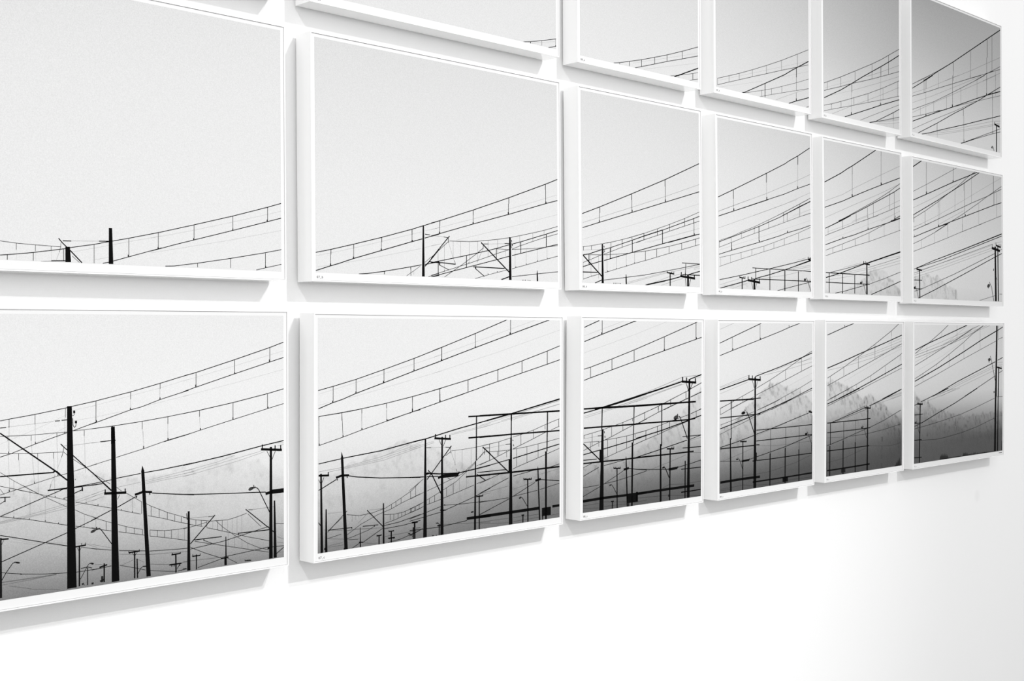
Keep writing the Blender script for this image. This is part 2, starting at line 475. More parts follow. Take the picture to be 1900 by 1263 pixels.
PRINTS = [
 dict(w=882.9, h=600.0, m=((1.000000, -0.000000, 0.000000, -0.958362), (0.000000, 0.999993, -0.003716, -0.058623), (0.000000, 0.003716, 0.999993, 2.550000), (0.000000, 0.000000, 0.000000, 1.000000)),
  label='white framed photograph mostly cut off by the top edge, at the upper left corner', text='06_a', white=1.060, seed=1, gapt=9.15, gapb=7.54,
  tones=[(0, 225, 225), (1, 238, 238)],
  ink=''),
 dict(w=882.9, h=600.0, m=((1.000000, 0.000001, 0.000952, -0.958863), (0.000000, 1.000000, -0.000961, -0.058623), (-0.000952, 0.000961, 0.999999, 1.874946), (0.000000, 0.000000, 0.000000, 1.000000)),
  label='large framed photograph at far left, middle row, two black pole tops at its bottom edge', text='06_b', white=1.020, seed=2, gapt=7.69, gapb=7.27,
  tones=[(0, 229, 231), (0.3, 236, 236), (0.7, 240, 240), (1, 242, 241)],
  ink='D1.1 202.6,58.9 235.2,56 274.7,54.6 307.8,53.6 328.2,53.2;D1.0 235.2,55.6 235.2,43.2;D1.0 274.7,54.2 274.7,41.7;D1.0 307.8,53.3 307.8,44.9;F0.5 236,43.3 235.9,22;F0.6 275.2,41.7 275.1,21.9;F0.6 308.5,45 308.4,24.1;K1.5,1.6 202.4,30.7 217,32.2 270.2,38.9 334.2,49.3 348,52.5 400.6,61.8 434.2,69.2 443.9,71.2 480.2,78.9 558.2,96.9;K1.2 217,31.9 216.9,22;K1.2 270.2,38.9 270.1,22.5;K1.3 334.2,48.8 334.1,25.2;D1.1 401.1,61.8 400.9,22.6;D1.3 480.2,78.2 480,40.4;D1.3 549.9,94.4 549.7,60.5;K2.0 478.6,43.9 478.6,39.4;K2.1 549.1,63.8 549.1,59.7;K1.5,1.5 420.4,23.1 433.9,26.1 443.6,28.8 480,39.4 506,47 549.7,59.7 558,62.3;F0.9 351.7,43.5 400.5,53.8 478.2,71.2 558.1,88.3;F0.9 400.4,29.4 433,36.1;K7.4,10.4 438,98.2 438.9,22.4;K9.9,12.2 342.9,54 344,22.5;K2.0 323.4,70.5 331.5,61.8 340.7,53.5;K2.3 348.4,46.9 353.5,41.8 373.9,22.4;D0.9 352.6,35.6 368.3,22.7;K1.8 332.5,65.7 350.9,66.3;M0.8 350.9,66.5 412,69.3;K1.8 412,69.3 434.2,70.1;D0.8 286.1,21.8 307.7,23.2;K2.0 307.7,23.6 337.8,25;D0.9 328.6,61.7 328.2,52.9 325,42.3;M0.7 325,42.3 318.6,25.9;K1.6,1.8 532.3,90.8 550.5,95 638.1,117.2 738.2,143.3 832.3,170 871.4,182.1;D1.4 638.1,116.6 637.9,84;D1.4 738.2,143.3 738,111.1;D1.5 832.8,170 832.6,137.1;K2.2 636.9,87.5 636.9,83.4;K2.3 738,115.1 738,110.6;K2.4 831.3,141.1 831.2,136.5;K1.6,1.8 532.1,54.3 550.3,59.3 592.1,71.4 636.9,83.4 738,110.6 832.1,136.5 871.2,147.4;F0.9,1.0 532.2,81.9 630,103.4 732.8,128.4 871.3,163.4;F0.9,1.0 532,50 629.8,68.9 732.6,88.5 871,118.4;K1.5,1.6 566.5,22.7 587.9,24 646.7,32.5 732.3,46.8 825,63.8 870.8,73.3;D1.4 646.7,32 646.6,23.6;D1.4 732.3,45.9 732.2,25;D1.5 825.9,62.9 825.7,29.8;K1.4 800.7,23 827,29.1 870.5,38.7;K2.4 826.6,33.2 826.6,29.1'),
 dict(w=882.9, h=600.0, m=((0.999993, -0.000043, -0.003612, -0.956996), (0.000000, 0.999928, -0.012027, -0.058623), (0.003612, 0.012027, 0.999921, 1.200620), (0.000000, 0.000000, 0.000000, 1.000000)),
  label='large framed photograph at far left, bottom row, thick black poles under crossing wires', text='06_c', white=0.955, seed=3, gapt=13.59, gapb=8.36,
  tones=[(0, 237, 236), (0.3, 240, 240), (0.5, 238, 238), (0.6, 228, 235), (0.7, 208, 222), (0.78, 194, 212), (0.85, 176, 194), (0.93, 150, 172), (1, 128, 142)],
  ridge=(0.08, [(197.3, 244.5), (263.0, 260.3), (331.2, 271.2), (426.1, 252.3), (539.0, 237.2), (631.6, 256.9), (686.6, 273.3), (707.6, 282.7), (743.1, 269.2), (786.4, 257.4), (815.8, 242.8), (845.6, 220.3), (871.3, 215.7)]),
  ink='K1.4,1.5 197.9,376.8 216.1,379.4 269,386.2 333.1,396 348,399 400.4,407.9 402.6,408.3;D1.0 216.1,378.9 216,362.9;D1.0 269,385.5 268.9,366.1;D1.0 333.1,395.7 333,376.8;D1.1 400,407.1 399.8,363.8;M0.7 216,362.9 215.8,311.9;M0.7 269.4,366.1 269.2,327.5;M0.7 332.2,376.9 332.1,345.4;K1.5 214.9,315 214.8,311.5;K1.6 269.6,331.3 269.5,327.1;K1.6 331.7,347.8 331.7,344.2;K1.7 400.9,367 400.9,363.5;M0.7 197.9,362.7 216,364.1 268.9,367.4 308.4,369.9;D1.8 197.9,362.7 210.1,363.2;D1.9 310.8,370.4 321.5,370.8;D2.0 324.8,371.3 336.6,371.9;D1.6 215.1,364.2 216.6,364.1;K1.3 197.6,305.3 219.2,310.6 269.5,326.7 331.2,343.9 336.5,345.1;K1.4 348.6,348.4 401,363.8 402.4,364.2;D1.1 197.8,346.2 260.1,345 314.8,346.4 336.5,346.7;D1.1 348.6,348.4 373.8,349.3 402.3,351.2;D1.0 213.6,345.5 213.6,336.4;D1.0 260.9,344.2 260.8,333.4;D1.0 314.8,345.6 314.8,337;D1.1 373.8,348.5 373.7,336.6;M0.5 213.9,336.4 216.5,236.4;M0.6 260.8,333.4 267.3,248.7;M0.6 314.8,337 316.9,260.9;M0.6 374.1,336.6 376.3,260;D1.4 215.9,239.5 215.9,234.9;D1.5 267.1,251.1 267.1,246.9;D1.5 316.6,261.7 316.6,257.8;F0.7 219.3,338.3 268.1,355.4 336.3,382.2;F0.7 197.7,330.6 219.3,338.3;F0.7 268.8,327.5 336.2,357.8;F0.7 349.6,390.2 400.3,399.1;F0.7 349.6,368.9 398.5,374.3;D1.1 197.2,230.5 230.5,238.1 267.6,247.2 316.9,258.5 336.1,261.7;D1.1 351.6,265.1 376.8,271.1 402,276.3;D1.0 197.6,313.2 219.2,310.9 274.2,307.8 307.3,307 328.6,306.3;D1.0 235.1,309.8 235,296.7;D1.0 274.2,307.8 274.2,298.5;D1.0 307.6,306.5 307.6,294.5;M0.5 235.5,296.7 237.4,271.3;M0.6 274.7,298.5 275.5,226.3;M0.6 308.1,294.5 310.2,221.5;K2.5,3.0 197.8,352.6 244.2,318.3 314.5,266.6;K3.7 313.7,267.4 321,260.5;K2.8 321,260.5 337.4,247.4;K2.6,2.6 197.4,266.9 307.9,266.3;K3.0 306.3,266.4 311.2,269.2;K10.3,15.8 341.9,399.7 344.2,213.6;K15.8,20.5 344.2,214.9 345.7,25.2;K4.2 352,390.1 352.3,384.5;D1.1,1.2 347.9,380 350.4,379.9 352.6,382.2 352.3,384.5;K4.7 355.9,368.9 355.9,363.8;D1.4 348.7,374.4 349.5,360.2 352.5,355.3 355.8,358.3 356.2,363.8;K1.9 322.6,323.5 329.5,316.5 337.7,309.1;K2.1 348.4,298.6 376,272.7 401.9,249.4;K2.7 374.3,275.3 377.7,270.2;D1.0 329.4,306.3 336.8,299.4;D1.0 350,289.8 376,272;M1.0 330.3,318.8 348.5,318.8 402.2,321.7;D1.2 329.5,315.7 328.1,306.3 324.4,295.6;M0.6 324.4,295.6 316.1,274.3;M0.6 311.2,261.4 301.3,242.7;D0.9 301.8,242.9 298.9,231.9;K2.4,3.1 294.8,230.8 336,231.4;K2.9 351.5,231.9 369.1,232.7;K2.1 369.1,232.7 401.8,233.5;K1.3 351.5,232.7 401.9,237;K1.8 351.4,219.6 368.2,225.3;K2.8 369.1,231.1 369.4,222.8;D0.8 197.4,275.3 225.1,256.2 258,235.7 275.5,225.5;M0.9 225.1,255.5 225,227.9;M0.9 258,235.3 258,228.7;D0.8 197.3,248.3 238.3,235.9 275.5,225.5;K2.2 353.2,248.4 354.4,247.8;K1.5,1.6 197,188.1 289.4,217.9 333.3,232.1 337.4,233.2;K1.9 197.2,225.4 217.9,224.7;K1.3 197.1,212.8 207.5,218.3;K2.0 207,226.3 207.3,215.9;D0.7 205.7,230.5 197.3,242.4;D0.9 242.8,245.8 258.2,236 289.4,217.9 336.2,192.9;D1.0 353.4,185.3 373.9,174.3 401.5,163.2;D0.9 197.3,248 235.1,237.5 305.2,216.4 336.3,207.1;D1.1 354.5,201.5 401.7,189;D1.2 197,188.1 224.4,182.4 256.4,175.8 289.2,167.5 336,155.7;D1.1 354.3,151.7 372.4,147.8 400.8,140.7;D1.4 224.4,185.8 224.4,182;D1.4 256.4,178.6 256.4,175.6;D1.5 289.6,171.3 289.6,167.5;D1.5 317.6,163.5 317.5,160.6;D1.5 310.6,218.2 310.6,215.4;D1.5 372.4,149.7 372.4,147.6;D1.5 377.6,199.2 377.5,196.9;D1.4 215.5,239.9 215.5,235.2;M0.6 289.8,217 289.6,171.3;M0.6 258.2,235.4 258,182.2;M0.6 319.1,201.7 319.1,197.9;M0.6 377.6,205.7 377.5,198.9;M0.6 373.7,174.3 373.6,148.6;M0.5 225,206.3 224.9,183.9;D2.0 328.2,211 331.2,212;D1.1 330.2,211.2 336.3,213.1;M0.9 197,177.5 246.4,183.5 336.2,200;M0.9 197,175.7 273.5,184.4 336.2,196.2;M0.9 197,173.5 336.2,190.4;M0.9 353.5,204.1 401.8,216.1;M0.9 353.5,199.3 401.7,211.2;M0.9 353.5,194.4 401.7,202.4;K1.5,1.5 196.9,150.7 211.9,147 289,125.7 335.9,113.3;D1.1 366.4,107 401.3,98.4;F0.6 211.9,144.3 253.9,130.8 336.9,112.2;F0.6 215.6,136.3 283,120.7;F0.7 304.8,123.2 373.7,114.1 401.3,106.3;M0.7 376.8,112.2 401.3,101.9;K1.6,1.6 198.5,97.9 289,125.7 336,140.3;K1.6 352.9,146.6 401.5,163.5;K1.4 200.2,62 208.7,75.7 222,92.6 226.8,93.8;K1.7,2.1 224.9,94.1 230.6,93.3;K-1.0 237.1,91.3 236.4,90.6 234.7,90.4 232.4,90.7 230.1,91.4 228.5,92.4 228,93.3 228.7,94 230.4,94.3 232.7,94 234.9,93.3 236.6,92.3;D1.2,1.2 199.3,77 219.1,72.8 243.9,68.1 282.8,62.7 335.6,57.9;D2.1 236.6,69.3 241,68.3;D1.2 354.9,56.6 401.1,57.2;M2.2,2.2 200.2,57.4 312.5,57.7;M1.1 201.1,52.2 273,55.5 312.5,58.6;M0.9 213.3,49 263.1,35.2 320.4,25.8;K3.2,4.3 198.3,145.8 198.1,27;K2.8 196.8,143.1 214.1,142.1;D0.9 204.3,140.5 199,130.9;K3.1 362.3,111 362,26.5;K2.9 354.1,109.1 376.8,110.2;D1.4 367.1,115.3 367.1,110.4;D1.4 375.3,115.3 375.3,110.4;D0.9 357.2,106.8 361.3,99.5;D1.0 366.4,106.6 362.9,99.3;D1.4,1.3 364.1,40.8 379.7,65.9 382.8,69.8 387,70.8;D-1.0 394.2,69.1 393.5,68.4 391.8,68.1 389.5,68.4 387.2,69.1 385.6,70.1 385.1,71.1 385.8,71.8 387.5,72.1 389.8,71.8 392.1,71.1 393.7,70.1;D2.4 380.1,63 379.9,26.5;D1.7,1.6 365.2,62.6 379.7,64.4 390,60.6;D3.6 367.5,29.6 371.3,31;D1.1 371.3,31 372.9,26.9;D4.8 391,30.2 390.9,26.2;K1.5,1.6 390.6,406.1 400.1,408 478.7,423.8 548.3,439.8 618.9,457.3;D1.2 400.1,407.6 400,386.6;D1.3 479.1,423.8 479,408.4;D1.3 548.8,439.8 548.7,427.8;D1.3 505.8,359.7 505.7,343.2;D1.3 567.3,366.7 567.2,350.9;M0.7 400.4,386.6 400.3,363.5;M0.8 478.6,408.4 478.6,385.7;M0.8 548.3,427.8 548.2,404.7;M0.6 506.5,343.2 508.8,315.2;M0.7 566.8,350.9 567.3,314.6;K2.0 400.5,367.9 400.5,363.1;K2.1 478.2,390.2 478.2,385.1;K2.2 548.4,409.3 548.4,404.1;K2.2 567.5,319.3 567.5,314.3;K1.4,1.5 390.4,360.1 400.8,363.1 478.6,385.7 505.5,391.2 548.2,404.7 618.7,422.5;K1.4,1.4 390.4,350.3 436.9,353.5 505.4,359.7 567,366.7 618.6,373.6;K1.3 558.2,312.8 566.9,314.7 618.4,325.5;F0.7 390.6,396.8 467.8,413.3 548.3,429.6 618.8,447;F0.7 398,374.3 467.7,384.4;F0.7 517.6,393 618.7,411.8;D1.8 436.9,354 436.9,350.4;K7.3,8.6 437.3,351.1 437.9,316.5;D1.8 409.2,322.3 433.3,323.1;K1.7,1.8 605.5,453.9 637.5,461.2 736.6,487.6 831.9,514.2 871.5,526.7;D1.4 637.5,461.2 637.3,430.3;D1.4 736.9,487.5 736.8,456.1;D1.5 832.4,513.8 832.3,481.8;D1.4 646,377 645.9,362.7;D1.4 732.3,390.4 732.1,352.6;D1.5 825.6,406.9 825.5,373.6;M0.7 645.9,362.7 647.6,333.2;K2.3 636.3,434.2 636.3,429.4;K2.4 737,459 737,455.6;K2.5 831.1,486.4 831.1,481.1;K2.3 647.8,337.4 647.8,332.3;K2.4 732.1,357.1 732.1,351.7;K2.5 827,376.9 827,372.9;K1.6,1.7 605.3,419.8 636.3,428.5 736.5,455.6 831.3,480.5 871.4,490.7;K1.6,1.7 605.2,371.7 645.8,377 731.8,390.4 825.2,407.3 871.2,417.2;K1.3,1.4 605,322.5 647.8,332.9 731.7,351.7 827,372.9 871.1,382.5;F0.8,0.9 605.4,443 736.6,473.6 871.5,506.3;F0.8,0.9 605.3,409.3 736.5,434.8 871.3,462.7;D1.1 390,274.2 434.3,283.8;D1.3,1.3 445.2,286.8 509,300.9 567.7,315.9 631.9,328.8;K2.0 509,306.8 509,300.9;K2.1 567.2,320.4 567.1,314.7;M0.6 507.7,338.2 509,306.8;M0.7 566.9,334.7 566.9,320.4;K8.3,17.4 438.1,352.3 442.7,25;K2.5 441.2,323.1 444,323;D1.8 411.5,322 433.1,323.2;M0.9 390.2,320.6 411.5,322;K2.2 390,260.5 415.2,235.9;K2.9 413.9,237.3 434,217.9;D0.9 390,259.2 431.4,232;D0.9 446.3,223.1 457.2,215;K1.6 389.9,235.6 434.1,240.6;K1.7 445,242.7 501.8,248.4;K1.9,2.2 510.2,249.5 544.4,251.9 631.6,261.3;K2.0 389.9,233.1 413.9,234.3;K5.1,5.2 417.8,213.1 468.2,210.5;K2.4 420,221.7 420,214.9;K2.5 465.7,219.3 465.7,211.2;D1.1 447.5,197.7 453,207.3;K0.6,6.9 505.5,264.5 506.6,253.6;K7.3,10.2 506.6,254.1 519.8,25.4;K5.0 488.1,204 504.4,207.6;K4.6 503.9,209 528.5,206.2;K2.5 491.8,201.1 491.7,196.8;K2.5 522.8,205.4 523.3,200.7;K2.1,2.1 528.5,204.1 584.8,196.3 631.4,190.6;K1.8 389.6,159.8 433.8,176.9;K1.9 447.5,181.3 493.2,201;K4.8,8.1 617.8,155.5 617.6,24.4;D1.9 612.7,151.5 614.1,136.8;K1.7 434.1,105.8 412.1,136 406.8,141.1;D2.3,4.6 408.6,140.9 398.8,140.1;D-1.0 399.3,139.5 399.1,137.9 397.4,136.1 394.5,134.6 391.3,133.8 388.6,133.9 387.1,134.9 387.2,136.4 388.9,138.2 391.8,139.8 395,140.6 397.8,140.5;D2.4 400.1,145.4 400.6,141.1;D1.0 389.6,168 405.5,160.5 433.7,150;D1.0 448.7,145 467.9,138.1 487.3,132.6 505.5,128;D1.0,1.1 522.5,124.8 558.3,119.4 590.4,118.4 614.1,119.7;D1.1 389.7,192.1 433.9,180.9;D1.1 447.5,176.3 501.4,161.3;D1.1 518.3,156.2 555.5,146.3 581.7,137.7 631.1,123.1;D1.1 389.5,144.6 416.1,136.8 433.7,133.1;D1.1 450,129.2 487.3,120.6 509.7,115.2;D1.1 522.4,111.9 558.2,104.4 614,91.5;D1.0 462.7,212.8 482,200.8 504.3,187.1;D1.0 514.2,182.3 526.1,176 565.1,158.3 614.1,140.8;D1.0 422.1,153.7 422.1,136.2;D1.0 467.3,138.2 467.3,126;D1.0 486.5,132.7 486.4,120.7;D1.0 505.5,128 505.5,116.5;D1.0 523.3,124.7 523.3,112.6;D1.0 541,121.9 541,108.5;D1.0 558.3,119.4 558.2,104.4;D1.1 575.1,118.3 575.1,101.3;D1.0 503.8,187.2 503.7,161.6;D1.0 526.1,176 526,154.6;D1.0 545.5,167.6 545.4,149.4;D1.0 565.1,158.3 565,142.6;D1.1 583.2,150.7 583.1,137.6;D1.1 599.3,145 599.3,133.2;M0.7 398.9,161.2 398.8,141.3;M0.8 591.9,117.7 591.8,96.5;M0.8 607.5,117.8 607.4,92.3;M0.8 482,200.8 481.9,167.7;D1.7 403.8,192.4 403.8,189;D1.7 456.2,176.6 456.2,174.1;D1.8 482.2,169.4 482.1,166.3;M0.9 389.8,213.2 419.2,220.5;M0.9 389.8,208.3 419.1,215.5;M0.9 389.7,200.8 417.8,206.9;M0.9 444.9,223.2 501.7,229.7;M0.9 511.6,231.4 631.6,248.4;M0.9 511.5,228.1 631.6,242.3;M0.9 511.5,225 631.5,237;D1.3 389.3,101.3 433.5,92.5;D1.4 451.2,89.3 512.4,80.9;D1.4 522.3,79.2 590.2,75.1 613.9,74.1;M0.7 389.3,110 433.5,97.1;K3.3 487.1,84.1 486.9,25.6;K3.0 473.2,81.8 498.9,82.6;K2.3 472.7,84.6 476,79.9;D1.3 497.8,86.6 497.7,82.8;D0.9 480.1,82.4 486.2,74;D1.0 494.1,81.9 487.6,73.8;K2.8 492.6,66.8 493.6,25.4;D1.6,1.4 494.7,34.5 501,45.2 506.6,48.3 512.2,48;K2.3 506,48.3 513.7,47.8;D1.1 452.4,58 484.2,48.7 512.2,39.8;D1.1 523.5,37 584.2,26.9;M1.0 456.6,57.5 484.2,65.3;M0.9 494,65.3 509.5,56.9;M1.1 452.5,81.3 512.3,73.2;M1.4 520.8,72.1 613.9,66.9;M1.4,1.5 522.2,51.3 578.4,42.6 613.8,44.5;D1.6 389.1,56.5 405.1,57.3 433.4,59.3;K3.0 417.2,66.5 417,27.1;K3.1 406.4,59.6 423.9,63.1;K2.8 389.2,69.4 393.1,68.9;M1.1 397.1,66.6 413.1,65.3;D4.8 412.5,40.8 412.5,27.8;D3.6 407.6,30.2 415.7,32.8;K3.4 585.5,63.9 585.9,24.3;K2.9 574.9,64.5 597.6,65;K3.1 569.6,43.2 599.5,42.9;K2.1 575.7,44.3 575.7,38.5;K2.1 581.3,43.5 581.3,38.3;K2.1 595.1,44.3 595.1,37.8;K2.1 577,68.2 577,64.5;K2.1 596.7,67.8 596.7,64.6;D1.5 590,27.1 600.4,27.8 610.8,29.1;D2.3 607.8,30 612.3,28.9;D1.6 594.5,40.5 588.6,32.1;M1.0 604.7,244.4 692.6,258.9 736.4,270.5;M1.0 604.7,238.4 807.2,275.1;M1.0,1.0 604.6,232.6 742.7,256.5 817.1,273.1;K2.2,2.3 604.7,257.6 705,270.6 810.5,287.4 872.1,295.9;K2.0,2.1 604.5,193.9 634.3,191.1 726.7,185 820.1,179.1;K6.0,10.2 834.6,283 833.8,23.2;K5.5,5.5 807.2,279.3 865.3,273.9;K2.8 810.9,290.1 810.8,279;K2.9 846.3,286.1 846.2,276.6;K2.9 862,285.6 862,275.5;D1.4 823.7,274 831.9,259.5;D1.5 846.9,272.4 837.5,253.5;K6.4 819.4,175.2 838.3,178.2;K10.1,10.2 836.6,178.4 873.1,178.7;K3.9,9.0 844.2,157.3 845.8,23.6;M4.8 845.9,69.1 845.9,59.9;K2.2,2.0 830.5,131.6 800.4,187.2 793.9,192.5;D3.0,5.0 793.3,192.8 782.6,191.9;D-1.0 786.4,193.2 786.5,191.2 784.8,189 781.7,187.2 778.1,186.3 774.9,186.5 772.9,187.8 772.8,189.8 774.5,192 777.5,193.8 781.2,194.7 784.4,194.5;D2.3 787.1,198.6 787.4,194.2;K2.3 622,83.1 684.4,140;M1.1 623.7,139.7 682.9,138;D1.3 667.5,138 683.5,137.9;K2.0 632.5,90.3 701.9,89.6;K2.2 655.8,90.2 655.7,85.4;D1.3 656.7,86.3 681.1,75.4;K2.1 765.3,144.7 829.7,94.1 847,80.5;M1.3 780.8,142.3 846.5,143.1;D1.5 772.7,143.1 784,141.9;K2.2 745.3,92.1 830.4,90.7;K2.2 745.3,93.2 745.3,87.2;D1.1 771.1,133.6 806.7,100.9;D1.0,1.2 604.3,143.1 634.1,134.7 673.6,127.7 717,125.7 742.3,129.8 767.9,135.4;D1.0 635.6,134.5 635.6,121.2;D1.0 649.2,131.7 649.2,118.4;D1.0 663.5,128.8 663.5,115.5;D1.0 691.5,126.3 691.4,105.6;D1.0 703,125.9 702.9,101.6;M0.7 717,125.7 716.9,97.3;M0.7 729.6,127.6 729.5,91.8;M0.7 742.3,130.6 742.1,89;M0.7 755,132.6 754.9,86.1;M0.7 678.8,127.2 678.8,111.1;D1.0 604.3,131.3 631.1,123.1 652.2,118.1;D1.2,1.2 662.9,114.2 735.8,92.4 767.7,81.9 829.6,64.9;D1.0 604.2,118.1 634.1,121.4 662.9,126.2;D1.0 685.9,127.7 704.5,110.9 735.8,88.3 770.8,66.4 803.3,51.5 827.9,44.2;D1.2,1.2 632.5,87.1 695,71.5 758,55.7 827.9,38.7;M0.7 718.5,97.1 718.4,66;M0.7 735.8,88.3 735.7,61.1;M0.7 754.8,75.2 754.8,56.6;M0.7 770.8,66.4 770.8,52.7;M0.7 790.2,57.2 790.2,47.5;M0.7 803.3,51.5 803.2,44.5;M1.4 604.1,74.7 618.9,74.2;D1.5,1.6 621.9,71.2 704.4,78.5 758.1,87.1 828.1,98.5;M1.4 604,45.7 707.4,43;D1.5 707.4,43 823,50.4 873.1,48.5;D1.3 621.9,75.1 661.1,56.9 701.1,41.1;D1.3 639.8,27.7 704.2,40.2;D1.1 716.7,39.1 741.9,24.9;K2.0,4.2 712.5,88.3 712.9,23.6;K2.8 709.9,40 709.8,24;K3.0 699.6,40.2 719.3,40.9;K2.7 636.9,57.4 636.8,23.9;K2.7 626.3,54.5 646.8,54.5;D1.6 627.6,59.1 627.5,54.3;D1.6 646.2,58.8 646.2,54;D2.5 762.7,26.9 779.8,26;D1.7 763.3,29.8 763.3,26.8;D1.7 769.1,29 769.1,26;D1.7 773.9,29 773.9,26.2;D1.3 848,102.7 873.2,99.9;D1.9 849.5,32.6 873.1,47.1;M1.1 851.3,72.1 873.1,62.5;M1.1 851.2,59.5 873.1,54.1;M1.1 851.2,35.7 873,33.6;K3.7 824.6,48 828.9,47.5;D1.7 603.9,30.5 611.3,28.4;M1.0 853.6,284.5 872.1,286.7;M1.0 830.3,291.6 872.1,290.3'),
 dict(w=882.9, h=600.0, m=((0.999999, -0.000004, -0.001051, -0.002504), (0.000000, 0.999993, -0.003716, -0.058623), (0.001051, 0.003716, 0.999993, 2.546472), (0.000000, 0.000000, 0.000000, 1.000000)),
  label='large framed photograph of blank sky, hung directly above print 07_b', text='07_a', white=1.065, seed=4, gapt=9.15, gapb=7.54,
  tones=[(0, 222, 222), (1, 238, 237)],
  ink='D1.8 735,21.4 764,26.8 810.2,37.2 872.4,52.2;D3.1 764,26.4 763.9,21.1;M2.7 810.2,36.7 810.1,23.1;M2.1 868.3,50.6 868.2,31.9;D3.7 868.2,32.9 868.2,29.5;D1.8 837,21.6 872.2,30.6;F1.0 769.5,22.9 872.3,44.8'),
 dict(w=882.9, h=600.0, m=((0.999999, -0.000001, -0.001349, -0.001230), (0.000000, 1.000000, -0.000961, -0.058623), (0.001349, 0.000961, 0.999999, 1.875697), (0.000000, 0.000000, 0.000000, 1.000000)),
  label='large framed photograph captioned 07_b, empty sky with two poles along its lower edge', text='07_b', white=1.030, seed=5, gapt=7.69, gapb=7.27,
  tones=[(0, 227, 226), (0.3, 233, 232), (0.7, 240, 239), (1, 241, 239)],
